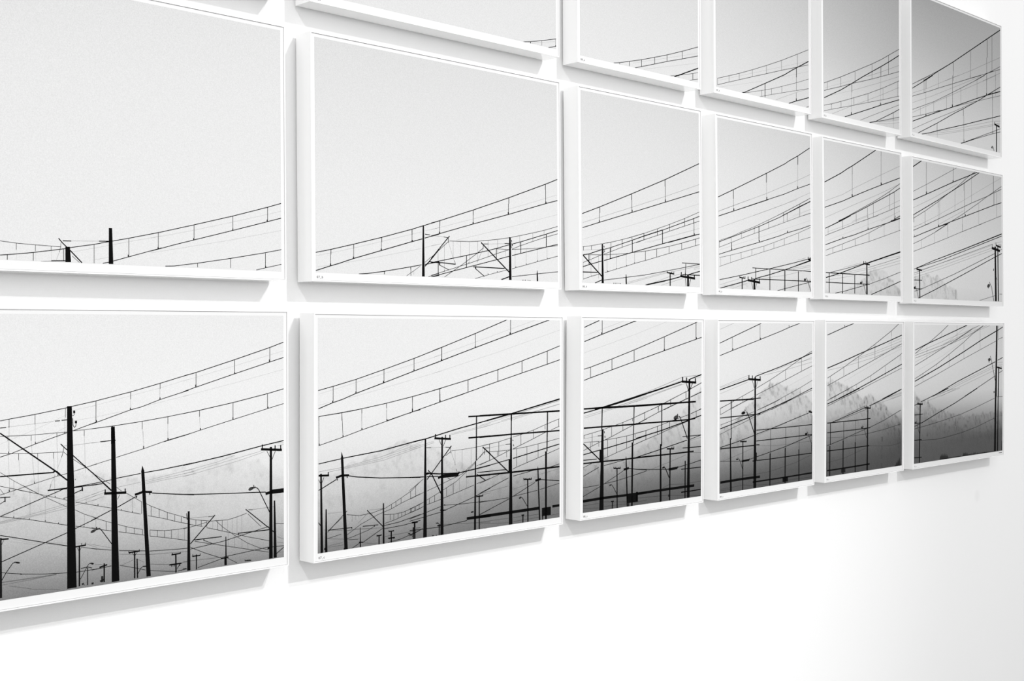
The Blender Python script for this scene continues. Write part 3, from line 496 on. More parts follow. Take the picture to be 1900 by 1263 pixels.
  ink='K1.9,2.1 12.4,69.7 57.2,78.8 127.2,94.9 216.8,116.4 317.9,142.7 355.2,153.6 412.3,170;K1.8 57.6,78.3 57.5,66.4;K1.8 127.7,94.6 127.6,84.5;K1.9 217.2,116 217.1,104;K2.0 317.9,142.7 317.8,128.3;K1.9 225.3,31.4 225.2,23.7;K2.0 312.4,44.9 312.3,38.7;D1.5 56.7,66.3 56.4,41.5;D1.5 127.6,84.5 127.4,62.6;D1.6 216,104 215.9,86;D1.6 317.8,128.3 317.6,111.6;D1.6 312.8,38.7 312.7,23;K3.3 56.3,44.5 56.2,39.5;K3.4 127,64.3 126.9,59.6;K3.5 215.4,88.2 215.4,83.4;K3.7 318.1,115.2 318.1,110.8;K2.1,2.2 12,26 56.8,39.1 80.6,45.4 126.9,59.6 215.8,83.4 317.6,110.8 352.6,119.6;K2.1 360.8,122.1 412,135.1;F1.0,1.1 13.3,61.5 127.2,85.3 313.2,128.9 350.4,137.5;F1.1 362.1,140.8 412.2,152.1;F1.0 13.1,34.2 51.7,40.5;F1.1,1.1 101.5,48.2 204.7,66.7 350,94.7;F1.1 361.7,97.9 411.8,109.2;K1.9,2.0 143.6,22 167.3,23.6 225.3,31.4 312.4,45.7 349.6,52.4;K2.0 361.3,53.7 411.3,62.7;K4.6,9.3 356.4,154.8 355.4,22.2;D1.2 298.4,22.2 323.9,36.5 344.9,48.7;D1.2 361.4,59 382.8,74;K2.0 362.1,132.4 378.6,131.2;M0.9 378.6,131.2 411.9,128.9;K3.0,3.1 361.3,49.2 375.6,61.3 411.6,95.8;K2.5 375.6,61.3 394.5,60.2 411.3,61.4;D1.4 372.8,22.2 409.8,31.3;K2.0 382.3,21.6 411,26.9;D1.9 407.7,60.7 407.4,31.3;M0.9 322.9,35.6 322.8,25;K2.1,2.4 383.9,162.6 413.6,170.4 535.5,206.8 671.6,249.8 819.7,299.3 875.9,319.3;K2.1 413.9,169.7 413.8,157.2;K2.2 535.5,206.3 535.4,194;K2.3 671.9,249.1 671.8,233.3;K2.5 820.4,298.9 820.3,283.1;D1.7 413.1,157.1 413,137.8;D1.8 535.4,194 535.2,172.9;D1.9 670.3,233.2 670.1,210.3;D2.0 821.4,283.2 821.1,249.1;K3.8 413,141.5 413,136.6;K4.0 534.9,174.2 534.8,169.2;K4.2 669.7,210.3 669.7,203.9;K4.5 821.9,249.7 821.8,244.5;K2.1,2.3 383.6,128.6 413.3,136.6 535.2,169.2 669.3,203.4 821.8,244.5 875.2,257.8;F1.1,1.2 383.7,145.3 529.2,181.2 671.2,218 875.4,274.2;F1.1,1.2 471.5,122 618.9,155.4 874.8,217.3;F1.1 383.4,102.7 441.7,114.7;K2.7 448.5,131.8 441.8,126.1 383,69.6;M0.9 402.9,130.1 428.8,128.3;D1.7 427.2,128.5 443.5,127.4;D2.3 443.5,127.4 445,114.1;M1.0 445,114.1 462.7,69.9;D1.5 464.4,68.8 469.6,58;D1.6 445.1,117.7 418.8,99.1 383.1,72.7;M0.9 407.4,96.6 407.1,62.9;D1.4,1.5 448.3,119.1 520.1,121 550.8,123.5 590.6,128 627.6,132.4 672.3,139.3;D1.5,1.6 679.5,140.4 714.1,147.1 767.2,157.7 813.4,167.5 874.5,182.9;M1.2 461.5,119.1 461.1,72.3;M1.2 488.1,119.9 487.7,77;M1.2 520.1,121 519.6,63.5;M1.2 551.8,123.6 551.3,72.9;M1.1 429.6,107.3 428.9,39.5;M1.1 407.3,87 407.1,62.9;M1.6 590.6,127.5 590.2,83.7;M1.7 627.2,132.4 626.8,94.1;M1.7 714.1,146.6 713.9,118.3;M1.8 767.2,157.2 767,133.8;M1.8 813.4,167.5 813.2,146.6;D1.8 873.3,182.8 873.1,162.9;K2.0,2.1 382.9,59.1 509.6,83.3 590.4,100 622,107.2 672.1,119.7;K2.1,2.2 682.9,122 717.6,130.1 820.9,156.9 875.1,171.5;K2.3 407.4,62.9 407.1,29.2;K2.4 509.3,82.8 509,50.8;K2.5 622,106.4 621.7,78.7;K2.6 718.4,130.1 718.1,98;K2.7 822.4,156.2 822.1,120.9;D1.4,1.5 382.6,26 429.6,38.4 517.8,62.2 590.2,83 627.2,94.1 671.9,106.2;D1.5 682.8,108 713.9,118.3 767,133.8 813.2,146.6 874.3,161.7;K2.0,2.1 382.6,21.7 408.4,28 509.3,50.9 621.7,76.2 671.8,87.9;K2.1,2.2 682.6,90.1 719.2,98.1 822.5,120.4 874.7,131.3;D1.5,1.6 429.4,23.1 454.2,36.7 497.6,60.3 548.8,90.7 573,106.7;D1.3 618.5,106.3 671.9,106.2;D1.3,1.4 682.8,107.2 739.6,111.3 784.4,115.2 874.7,127.3;M1.1 656.8,106 656.7,87.8;M1.1 695.5,107.3 695,58.7;M1.1 739.6,111.3 739.1,68;M1.1 785.2,115.2 784.8,78;M1.1 825.1,119.7 824.8,86.9;D2.4 697.6,60.8 697.5,57.3;D2.4 739.9,70.6 739.9,66.5;D2.4 786,81.4 785.9,77;D2.5 826,89.6 825.9,85.9;D2.3 589.7,37.4 589.7,33.2;D2.3 624.9,44.9 624.9,41.1;D2.2 517.9,65.2 517.8,61.7;D2.1 429.6,40.8 429.6,37.1;D1.3 541.3,22.3 589.7,33.7 624.9,41.6 669.6,50.7;D1.5 682.3,53.1 698.6,57.5 741,66.8 785.9,77.5 825.9,86.4 874.4,97.4;K2.5,2.6 383,60 421.6,60.5 469.2,58;K4.2 412.2,59.5 412.2,53;D1.8 412.2,53.9 445.3,42.5;K3.5,3.6 563.9,120.7 671.3,43.9;D1.9 573.1,117.2 592.3,118.1;M0.9 592.3,118.1 654.1,121.9;D2.1 654.1,122.4 673.9,123.3;D2.0 573.1,115.4 571.3,104.1;M1.5 571.3,104.1 548.5,65.9;K6.4,9.8 675.2,140.7 675.4,22.4;D3.0 681.2,133.4 682.3,128.3;D3.4 683.7,123.3 684.3,116.9;D1.7,1.2 680.1,126.9 679.9,112.9 684.3,112.4;K2.6,2.7 534.1,53.7 653.5,53.4;D1.6 545.1,59.5 543.3,54;K4.0 542.9,54 542.9,47.8;K2.2 542.9,48.8 575.8,29;D1.8,1.9 682,31.5 781.8,42.3 873.9,51.8;K3.0 639.6,21.9 671.2,31.2;K1.1,4.9 783.8,52.8 783.7,42.4;K4.9,5.8 783.7,43.7 784.6,21.8;D3.2 725.8,24.3 725.7,21.2;D3.3 735,24.6 735,21.5;M1.8 742.4,23.8 757.3,22.6'),
 dict(w=882.9, h=600.0, m=((1.000000, 0.000003, 0.000231, -0.001462), (0.000000, 0.999928, -0.012027, -0.058623), (-0.000231, 0.012027, 0.999928, 1.199701), (0.000000, 0.000000, 0.000000, 1.000000)),
  label='large framed photograph captioned 07_c, pointed black pole near its left edge', text='07_c', white=0.965, seed=6, gapt=13.59, gapb=8.36,
  tones=[(0, 237, 236), (0.4, 239, 238), (0.55, 234, 229), (0.65, 226, 214), (0.75, 216, 180), (0.82, 202, 152), (0.9, 172, 126), (1, 132, 114)],
  ridge=(0.1, [(16.3, 198.8), (94.3, 229.5), (178.7, 250.2), (257.3, 275.1), (287.8, 284.3), (329.7, 262.4), (376.1, 253.9), (452.4, 209.0), (571.5, 182.9), (696.8, 161.5), (869.5, 188.4)]),
  ink='K1.8,2.0 13.4,413.7 58.5,422.6 128.6,437.8 216.8,460.2 317.2,486.8 413.3,514.6;D1.6 58,422.6 58,383.7;D1.7 128.6,437.8 128.7,404.1;D1.7 217.1,459.6 217.1,428;D1.8 316.6,485.7 316.6,455;D1.9 412.1,513.5 412.2,479.9;K2.8 57,387.8 57,383.3;K2.9 127.9,407.9 127.9,403.1;K3.0 215.4,431.7 215.5,427;K3.1 316.6,458.9 316.6,454.1;K3.2 411,484.4 411,479.4;K2.0,2.2 14.2,369.9 57.5,383.1 86.5,389.9 127.9,403.1 215.5,426.6 316.6,454.3 413.4,479.9;F0.9,1.0 14.6,404.8 126,429.4 311.4,471.5 413.4,495.5;F0.9 14.7,378.1 47.7,384;F0.9,1.0 104.9,392.3 215.5,413.1 413.5,453;K1.7,1.9 14.2,351.1 84.5,357.6 146.1,364.4 225.2,375.1 311,388.7 405.7,406.2 413.6,407.7;D1.6 15.4,351 15.5,341.2;D1.6 84.8,357.6 84.8,338.4;D1.7 146.4,364.4 146.4,352.8;D1.8 225.5,374.7 225.5,362.2;D1.8 311.6,388.2 311.6,376.2;D1.9 405.7,406.2 405.8,371.5;M0.8 145.8,352.8 145.9,335.5;M0.9 226.1,362.2 226.1,331.6;M0.9 311.6,376.2 311.6,349.9;K2.9 311.6,355.3 311.6,349.9;K3.0 406.7,375.9 406.7,371;K1.7,1.8 226.7,331 312.2,349.8 407.3,371.4 413.6,373;K2.0,2.2 385,507 412.5,514.5 533.9,550.8 656.4,589.3;D1.9 412.5,513.9 412.6,480.9;D2.0 533.9,550.4 534,513.6;D2.1 668.4,590.5 668.5,549.2;K3.0 411.7,484.3 411.7,479.8;K3.2 533.4,517.1 533.4,512.9;K3.4 666.5,553.9 666.5,548;K2.2,2.4 385,472 412,479.8 534,512.9 666.5,548 821,588.6;K3.1 814.6,587.6 825.3,588.9;F1.0,1.1 385,489.1 529.2,526.3 655.8,559.8 768.2,589;F1.0,1.1 385.1,447.3 616.3,499 869.6,561;K1.9,2.1 385.2,402.9 405.5,406.6 507.4,427 618.7,451.5 713.3,474.2 815.9,500.6 869.7,515.5;D2.1 405.5,406.1 405.6,371.4;D2.2 507.4,426.5 507.5,395;D2.3 619.4,451.5 619.4,420.6;D2.4 714,473.7 714.1,441.3;D2.5 817,500.1 817.1,464.1;K1.9,2.1 385.3,366.2 406.8,371.4 507.5,393.8 620.4,419.9 714.5,440.8 819.6,464 869.9,475.5;K3.3,3.4 577.7,314.6 669.8,329;K2.6,2.7 669.8,329 869.9,362.4;K3.2 807.6,352.5 869.9,362.4;M1.2,1.3 577.7,312.7 671.5,325.9 868.4,357.6;M1.2,1.3 633.2,311.9 772.4,332.2 868.5,348.2;M1.2 679.9,312.5 786.5,331.6;K3.8,4.0 508.6,328.4 669.8,327.8 870,328.7;K3.2 539.2,327.2 539.3,316.2;K3.6 819,327.7 819.1,302.7;K5.1 672.2,327 672.5,309.7;K1.6 14.7,351.1 84.8,357.2 132.8,362.5;D1.3 15.4,350.2 16.2,281.2;D1.3 84.8,356.6 88.1,297.7;M1.4 146.2,361.9 146.3,313.1;M1.4 225.4,358.6 225.4,329.9;K2.6 16.5,286.3 16.5,281.7;K2.6 88.1,302.4 88.1,297.7;K2.7 146.7,316.9 146.7,312.1;K2.8 227,335 227,329.3;K2.9 311.4,358 311.4,350.3;K1.5,1.6 14.8,281.3 88.5,297.7 146.7,312.1 226.2,329.9 313.4,350.2 338.6,353.8;K2.2 14.8,237.3 81.3,245;K2.3,2.9 88.6,246 206.9,256.4 338.8,275.9;M1.1,1.2 14.8,218.1 90.4,223.9 199.3,239.8 338.8,265.7;M1.1,1.2 90.4,221.9 203.1,235.1 338.8,261.1;M1.1,1.2 43.3,215.3 123.6,222.9 218.6,232.5 338.8,257.4;M1.1 218.6,243 309.6,269.1;K0.8,6.5 84.2,261.5 85.6,247.7;K7.4,10.5 85.3,248.8 98,21.1;K6.6 90.7,22.6 102.5,21.2;K5.5 66.8,200.1 85,203.9;K5.3 83.1,204 107,203;K2.6 70.8,197.7 71.1,192.8;K2.6 100.7,203.2 101.5,196.7;K2.3 68.6,195.9 23.8,177;K2.0 23.8,177 14.9,173.5;K2.4,2.5 107,201.3 131.1,196.7 207.1,188.2 339,179.2;K4.8,7.7 21.9,213.2 24.6,20.5;K4.7 14.9,208.9 45.9,207.3;K3.2 43.7,215.8 43.7,206.6;K3.2 21.6,213.2 21.6,207.5;D1.6 30.8,203.8 24.8,191.4;D1.5 14.9,199.4 20.2,190.3;K3.5,7.4 37.4,126.2 37.8,20.9;M4.8 37.1,60.3 37.1,51.6;D1.8 41.7,69.9 88.8,106.5 100.9,116.1;M0.9 41.7,115.3 86.9,114.6;K1.8 43.5,74.6 115.7,73.5;K2.3 115.7,74.9 115.7,70.5;D1.2 45.3,74.4 86.9,101.4;M1.2 31,76.8 87,69.3;M1.2 99.8,67.9 215,62.7;M0.8,0.9 99.8,107.4 142.5,100.2 180.3,102.3 218.8,112;D1.4 163.2,111.5 170.8,104.2;K2.3 163.2,111.5 215,64.9;M0.9 168.9,110.9 214.9,110.9;M1.3 167,105.1 135,81.7;D1.0,1.3 99.8,106.6 138.7,100.6 180.3,103.2 222.7,111.1 254,123.2 273.7,131.7 309.8,147.7 339,168.4;M1.0 127.5,103.2 127.6,91.4;M1.0 116.4,104.3 116.4,86.6;M1.0 136.9,101 136.9,96.3;M1.0 157.6,101.6 157.6,97.2;M1.0 172.7,102.2 172.7,97.1;D1.2 242.2,118.8 242.2,107.3;D1.2 256.7,124.1 256.7,112.9;D1.3 273.7,131.7 273.8,118.9;D1.3 305.8,146.6 305.8,127.5;D1.3 322.7,158.9 322.8,132.8;D1.2 101.7,57.4 142.5,78 195.6,96.3 242.2,107.3 273.8,118.3 305.8,127.5 339.1,136.8;D1.2,1.4 218.8,94.6 254,92.8 281.8,95.2 309.9,101.7 339.1,111.2;D1.2 39.9,54.2 83.3,60.9;M1.2 101.7,67.6 142.5,69.1 180.4,63.5;D1.3,1.3 220.8,72.7 254,78.3 285.8,86.6 339.1,98.8;D1.2 238.3,93.5 238.3,78.4;D1.2 250.1,92.9 250.1,78.7;D1.3 263.9,94 263.9,80.9;D1.3 275.8,94.9 275.8,85.2;D1.3 287.8,96.2 287.8,87;D1.3 309.1,101.7 309.1,92.5;D1.3 322.8,106.6 322.8,95.8;D1.7,1.8 218.9,67.4 265.9,70.9 339.2,83.4;D1.7,1.7 218.9,59.3 281.8,61.6 339.2,67.9;K1.9 150.1,72.7 199.5,71.3;K2.4 186.9,72.4 186.9,67.9;D1.3,1.2 186.1,68.9 169,61.8 120.2,50.9 99.8,47.3;K3.8,5.9 215.7,123.8 216.6,20.7;D1.7 213.1,60.8 150.1,32.7;D1.6 142.6,33.5 112.8,20.8;K1.7,3.7 141.8,70.7 142.6,21.1;K2.9 137.7,34.7 150.9,33.2;M1.3 105.4,43.7 138.8,42.9;M1.4 220.9,39.5 339.3,43.1;M1.3 43.5,53.8 135.1,41.8;M1.1 152,31.9 215.1,20.6;M1.1 43.5,36.4 87,40;M1.1 43.6,33.5 90.7,33.7;K3.5 201.9,44.7 201.9,20;K2.8 193.8,43.8 210,44.3;D2.1 195,46.9 195,43.6;D2.1 208.8,46.9 208.8,43.9;K3.9 241.5,50.8 241.6,20.2;K2.8 232.9,50.8 250.2,50.8;K3.3 231.4,33.5 253.3,33.4;D2.1 233.7,53.8 233.7,50.8;D2.1 249.4,53 249.4,49.9;D2.1 235.3,34.3 235.3,30.6;D2.1 250.2,33.8 250.2,30.1;K4.4 319.7,65.3 320.1,20.3;K3.4 310.7,65.3 330.2,65.4;K3.3 314.8,52 314.9,20.3;D1.6,1.5 313.2,29.1 306,36 299.9,37.9;K2.7 297.9,38.2 303.9,36.9;D1.4,1.5 230.6,23.3 273.9,27.4 339.3,43.1;D1.3 324.2,49.4 339.2,49.3;D2.5 188.1,20.2 190,22;K5.7 32.8,28.4 35.7,31.5;K2.0 15,95.8 22.1,86.5;K1.7 302.1,387.6 312.1,388.8 346.7,395.3;D1.6 311.7,388.2 311.8,351;D1.7 406.5,393.3 406.6,372.9;K2.9 311.8,356.6 311.8,350.4;K3.0 407,377 407,371.4;K1.8 302.1,346.2 312.2,349.8 407,371.4 494.8,390.4;K2.8,3.0 302.3,270.6 355.2,277.3 469,297.6 539.1,308.4 591.6,316.2;M1.0 302.3,262 347,271.6;M1.0 302.3,255.9 384.2,269.4;M1.0 302.3,251.3 386.3,266.1;M1.0 445.4,283.1 530.2,292.8 591.7,301.8;M1.0 445.3,286.2 530.2,296 591.7,305.8;K5.2,12.6 356,276.6 354.9,19.4;K5.0,11.4 414.3,279.5 414.1,19.5;K5.3,5.4 387.1,277.3 445.4,272.3;K3.4 390.8,288.3 390.8,276.8;K3.4 426.2,284.1 426.2,273.8;K3.5 441.9,283.3 442,272.8;D1.6 403.8,272.9 411.4,258.3;D1.7 427.1,271.5 418.6,254.7;K2.8,2.8 447.6,253.9 361.6,171.4;D1.7 359.3,254.7 375.9,253.7;M0.7 375.9,253.7 426.3,251.7;D1.7 426.3,251.7 445.4,249.9;D1.3 443.3,253.2 445.5,234.1;M1.1 445.5,240.4 462.7,201.2;D1.6 445.5,238.8 426.3,229.1;D1.2 464,191.6 468.4,183.4;D1.1,1.2 447.6,240.9 486.4,241.6 519.3,243.6 550.4,245.8 591.8,251.1;M1.2 460.5,241 460.6,201.4;M1.2 486.4,241.6 486.6,189.9;M1.2 519.3,243.6 519.4,195.5;K5.8 359.5,186.5 367.7,188;K3.1,3.2 363.6,187.4 405.3,182.9 471.4,180;K2.9,2.6 365.6,195.9 369.8,190.9 378.1,186.3;K3.4 376,187.3 413.8,126.3;K2.5 302.5,181.7 351.3,179.4;K2.5 361.5,179.2 401.1,177;K6.7 399.8,173 415.8,176.4;K9.1,9.2 415.8,175.8 472.7,175.7;K5.3 469.2,176 477,182.7;K2.9,3.3 475.7,180.3 539.4,186.6 592,192.4;D1.5 434.1,170.2 443.5,165.7;D1.3 302.5,148 349.2,174;D1.2,1.4 361.6,141.9 403.2,153 486.6,176.5 532.7,204.2;D1.2 302.6,125.6 349.3,139;D1.2,1.4 361.7,118.6 409.6,136.1 465,158.2 508.4,185.1 534.9,202.4;D1.6 539.3,208.5 568.3,230.8;D1.3,1.4 302.6,101.1 335,108.7 349.3,114.2;D1.3,1.4 302.6,91.9 320.8,94.7 349.4,102.7;D1.3,1.4 361.7,106.2 409.6,115.7 469.3,129.3 530.6,143.2;D1.4 539.5,145.7 592,156.6;D1.3 305.8,101.7 305.8,93.1;D1.3 319.6,104 319.6,94.8;D1.3 335,108.7 335,99.5;D1.3 369.9,121 370,108.5;D1.3 388.6,128.6 388.7,111.4;D1.3 430.7,143.7 430.8,121.7;D1.4 454.2,153.7 454.3,125.9;M1.0 476.6,168.4 476.7,131.8;M1.0 501.9,180.8 502,136;D1.6 302.7,75 409.7,96.9;D1.7,1.9 302.7,69.5 409.7,82.2 460.8,94.2 535.1,112.2 592.1,129.9;D1.4,1.5 420.2,99 478.1,96.7 592.2,95.6;D1.8,1.9 302.7,45.9 347.4,44.1 409.8,43.6 504.4,50.4;M1.4,1.5 420.3,48.7 592.4,37;M1.4 302.7,42.8 347.4,45.6;D1.8 302.7,32.1 347.4,45.6;K4.0 318.8,64.7 319.7,20.3;K3.1 309.9,64.4 330.2,64.5;K3.7 314.8,52.9 314.9,20.9;K3.8 404.7,48.8 404.4,20.6;K3.7 398,47.6 410.6,48.2;K2.8 393.8,54.7 401.4,54.5;D1.9 401.4,53.9 405.6,49.3;K2.8 407.2,87.7 428.3,85.7;K2.6 420.2,99.7 425.7,99.5;D4.9 382.6,24.7 382.6,20;D4.9 395.1,23.9 395.1,19.8;K4.0 539,327.7 538.4,208.6;K4.4,7.6 535.3,208.2 534,20.5;K3.8,3.8 509,328.4 591.6,327.6;K4.1,4.1 509.1,271.2 591.7,271.6;K4.1,4.1 500.6,167.5 592,166.4;K7.6,7.7 503.5,55.6 592.3,54.9;D1.7 561.6,243.2 566.1,239;K3.2 562.5,243.5 591.9,222.1;D1.8 541.6,176.1 592,175.5;K2.0 539.4,172.4 573,152.6;D1.2 539.3,194 591.9,206.4;D1.8 568.3,230.8 568.4,222.7;M1.2 587.7,249 587.8,205.1;M1.2 561.6,244.2 561.6,219.9;K4.0 549.8,112.5 550,20.4;K3.2 538.7,111.3 562.8,111.3;K2.8 540,115 540,111.1;K2.8 549.3,114.2 549.4,110.9;K2.8 562.8,115.2 562.8,110.4;K3.6 518.8,71 528.5,71.6;M1.6 553.1,60.5 592.3,71.8;M1.2 564.1,114.4 592.2,116.8;D3.0 568.9,20.9 575.6,20.9;K2.8,4.2 551,310 674.8,329.4 868.9,362.3;M1.1,1.1 551,301.9 868.9,358.6;M1.1,1.1 551,295 869,347.4;K4.1,4.4 550.9,328.7 674.8,328.4 869,328.1;K4.0 672.5,326.9 671.8,263.1;K4.3 818.6,327.6 816.6,215.3;K4.4,4.1 551.1,270.7 675,271.9 869.2,271.6;K4.4,4.7 551.3,167.1 675.3,166.3 869.6,167.9;K8.0,8.3 551.6,55.4 675.6,55.9 787,56.3;K6.9 839.7,55.8 870,56.2;K5.9,14.4 671.4,263.1 670.2,20.3;K7.2 665.2,203.5 665.3,167.7;K3.2,3.3 562.4,243.5 661.7,168.6;D1.8 570.6,240.1 588.1,239.6;M0.9 588.1,239.6 661.5,245.5;D2.1 650.2,245.2 669.6,245.3;D2.0 569.3,237.7 568.5,225.2;D1.6 551.2,216.1 569.4,231.4;D1.3,1.4 551.1,245.7 588.1,250 623.4,253.9 668.2,261.7;D1.4,1.5 677.3,263.4 710.6,268.9 761.7,279 807.7,291.3 868.1,305.6;D1.6 588.5,250 588.6,205.1;D1.7 623.8,253.8 623.9,215.2;D1.7 710.6,268.3 710.7,239.9;D1.8 761.3,279.1 761.3,255.3;D1.8 808.6,289.7 808.7,278.2;D1.8 865.7,304.3 865.8,283.4;D1.4,1.5 551.3,195.2 588.2,205.1 623.5,215.3 668.3,229.1;D1.6,1.7 679.6,231.3 710.7,239.9 761.3,254.7 814.9,271.3;D1.6 834.2,275.2 868.2,284;D1.3 570.7,229.8 616.8,228.3 668.3,229.1;D1.4,1.4 677.4,230.1 734.8,233.6 779.3,238.9 819.8,243 868.3,249.4;D1.5 618.1,228.3 618.1,215.6;D1.5 653.8,229.1 653.9,210;D1.5 693.3,229.8 693.4,181;D1.5 734.8,232.9 734.9,189.2;D1.5 779.8,238.2 779.9,200.4;K2.3,2.3 551.3,187.4 666.1,202.8;K2.8,2.9 679.7,204.4 819.9,225.6 868.4,232.8;D1.6 677.5,174.8 695.7,179.8 734.9,188.9 781.8,199.6 868.4,220.2;K2.3 551.3,175.9 652.6,175.7;K2.1 551.3,164.6 573,152.3;D1.4 551.4,145.9 625.8,164.4;M1.2 587.4,170.6 587.5,153.3;D1.9 551.4,118.8 661.7,152.1;D1.9 679.8,155.4 777.2,167.3;D1.9 824.9,168.6 868.6,175.3;D1.8,1.9 551.6,61.7 661.9,93 767.8,130.5;D1.5 551.5,94.5 661.9,96.8;D1.5 682.3,99.1 739.8,104.3 777.4,107.5;D1.6 786.8,108.7 868.8,119.8;K2.3 791.5,136.7 868.7,127.1;K6.3 768.8,135.3 791.5,138.4;K1.1,4.4 778.6,174.7 779.5,165.5;K4.4,5.7 779.5,167.1 787.1,19.6;K7.6 812.7,215.5 812.9,19.3;K4.8 737.8,143.4 739.1,19.5;K3.6 721.1,142.8 753.7,140.8;K3.0 722.5,147.2 722.5,142.3;K3.0 730.4,145.9 730.4,141.7;K3.1 744.4,145.4 744.4,140.6;K3.1 752.8,145.7 752.8,140.2;D2.2,2.0 737.6,65 717.6,90.1 709.7,95.7;D-1.0 712,94.5 712.3,93.2 711.3,91.8 709.3,90.7 706.8,90 704.5,90.1 702.9,90.9 702.6,92.1 703.6,93.5 705.6,94.7 708.1,95.3 710.4,95.3;K37.0 814.7,55.9 814.7,32.2;K4.0 799.4,34.4 799.5,20.3;K4.3 719.1,42.6 718.7,20;K3.3 713.1,43.2 724.2,43;M1.3 551.6,40.8 662,40.4;M1.4 680.2,40.1 787,39;M1.3 551.7,36.1 662.1,27.6;M1.4 680.2,28.9 787.1,30.8;M1.3 820.5,30.7 869.1,32.4;D2.2 551.5,111 563.6,110.5;D2.4 562.7,114.7 562.7,110;D2.7 677.3,256.4 679.6,252.4;D2.8 679.6,243.4 681.9,238.5;M1.3 679.9,118.6 777.3,134.6;M1.3 786.7,151.8 868.6,162;M1.5 551.5,117.2 661.8,129.7;D2.9 569,21.1 576.9,20.9'),
 dict(w=603.7, h=600.0, m=((0.999999, -0.000006, -0.001603, 0.959205), (0.000000, 0.999993, -0.003716, -0.058623), (0.001603, 0.003716, 0.999992, 2.546353), (0.000000, 0.000000, 0.000000, 1.000000)),
  label='square framed photograph captioned 08_a, pale sky with thin wires at lower right', text='08_a', white=1.065, seed=7, gapt=9.15, gapb=7.54,
  tones=[(0, 218, 215), (0.6, 230, 229), (1, 238, 236)],
  ink='D1.9,2.1 164.8,21.8 194,27.5 239,37.8 297.9,51.7 363.6,69.2 426.7,86.4 506.8,110.5 590.7,137.3;D2.3 193.5,27.1 193.4,22.1;D2.3 239.5,37.6 239.4,23.5;D2.4 298.5,51.4 298.3,30.5;D2.4 363.9,68.9 363.7,48.6;D2.5 426.7,86.1 426.5,65.6;D2.6 506,110 505.8,85.8;D2.6 562.3,47.1 562.2,26.8;D2.0,2.1 266.2,21.6 297.8,30.4 363.4,48.2 426.5,65.6 506.6,85.9 590.5,108.1;F1.0,1.0 255.8,35 587.6,116.1;F1.0 308.3,23.6 590.3,84.9;K3.4,3.5 463.8,22.2 497.7,34.4 591.7,68.4;D1.3 444.2,22.3 486.3,30.5 560.9,46.4 590.1,54.1;M2.0 488.3,29.1 488.3,23;D1.5 544.8,21.9 562.2,26.5 589.9,32.4'),
 dict(w=603.7, h=600.0, m=((0.999996, -0.000003, -0.002784, 0.961092), (0.000000, 1.000000, -0.000961, -0.058623), (0.002784, 0.000961, 0.999996, 1.878034), (0.000000, 0.000000, 0.000000, 1.000000)),
  label='square framed photograph captioned 08_b, slender pole with slanting brace at its left', text='08_b', white=1.030, seed=8, gapt=7.69, gapb=7.27,
  tones=[(0, 226, 222), (0.3, 232, 229), (0.7, 239, 236), (1, 240, 235)],
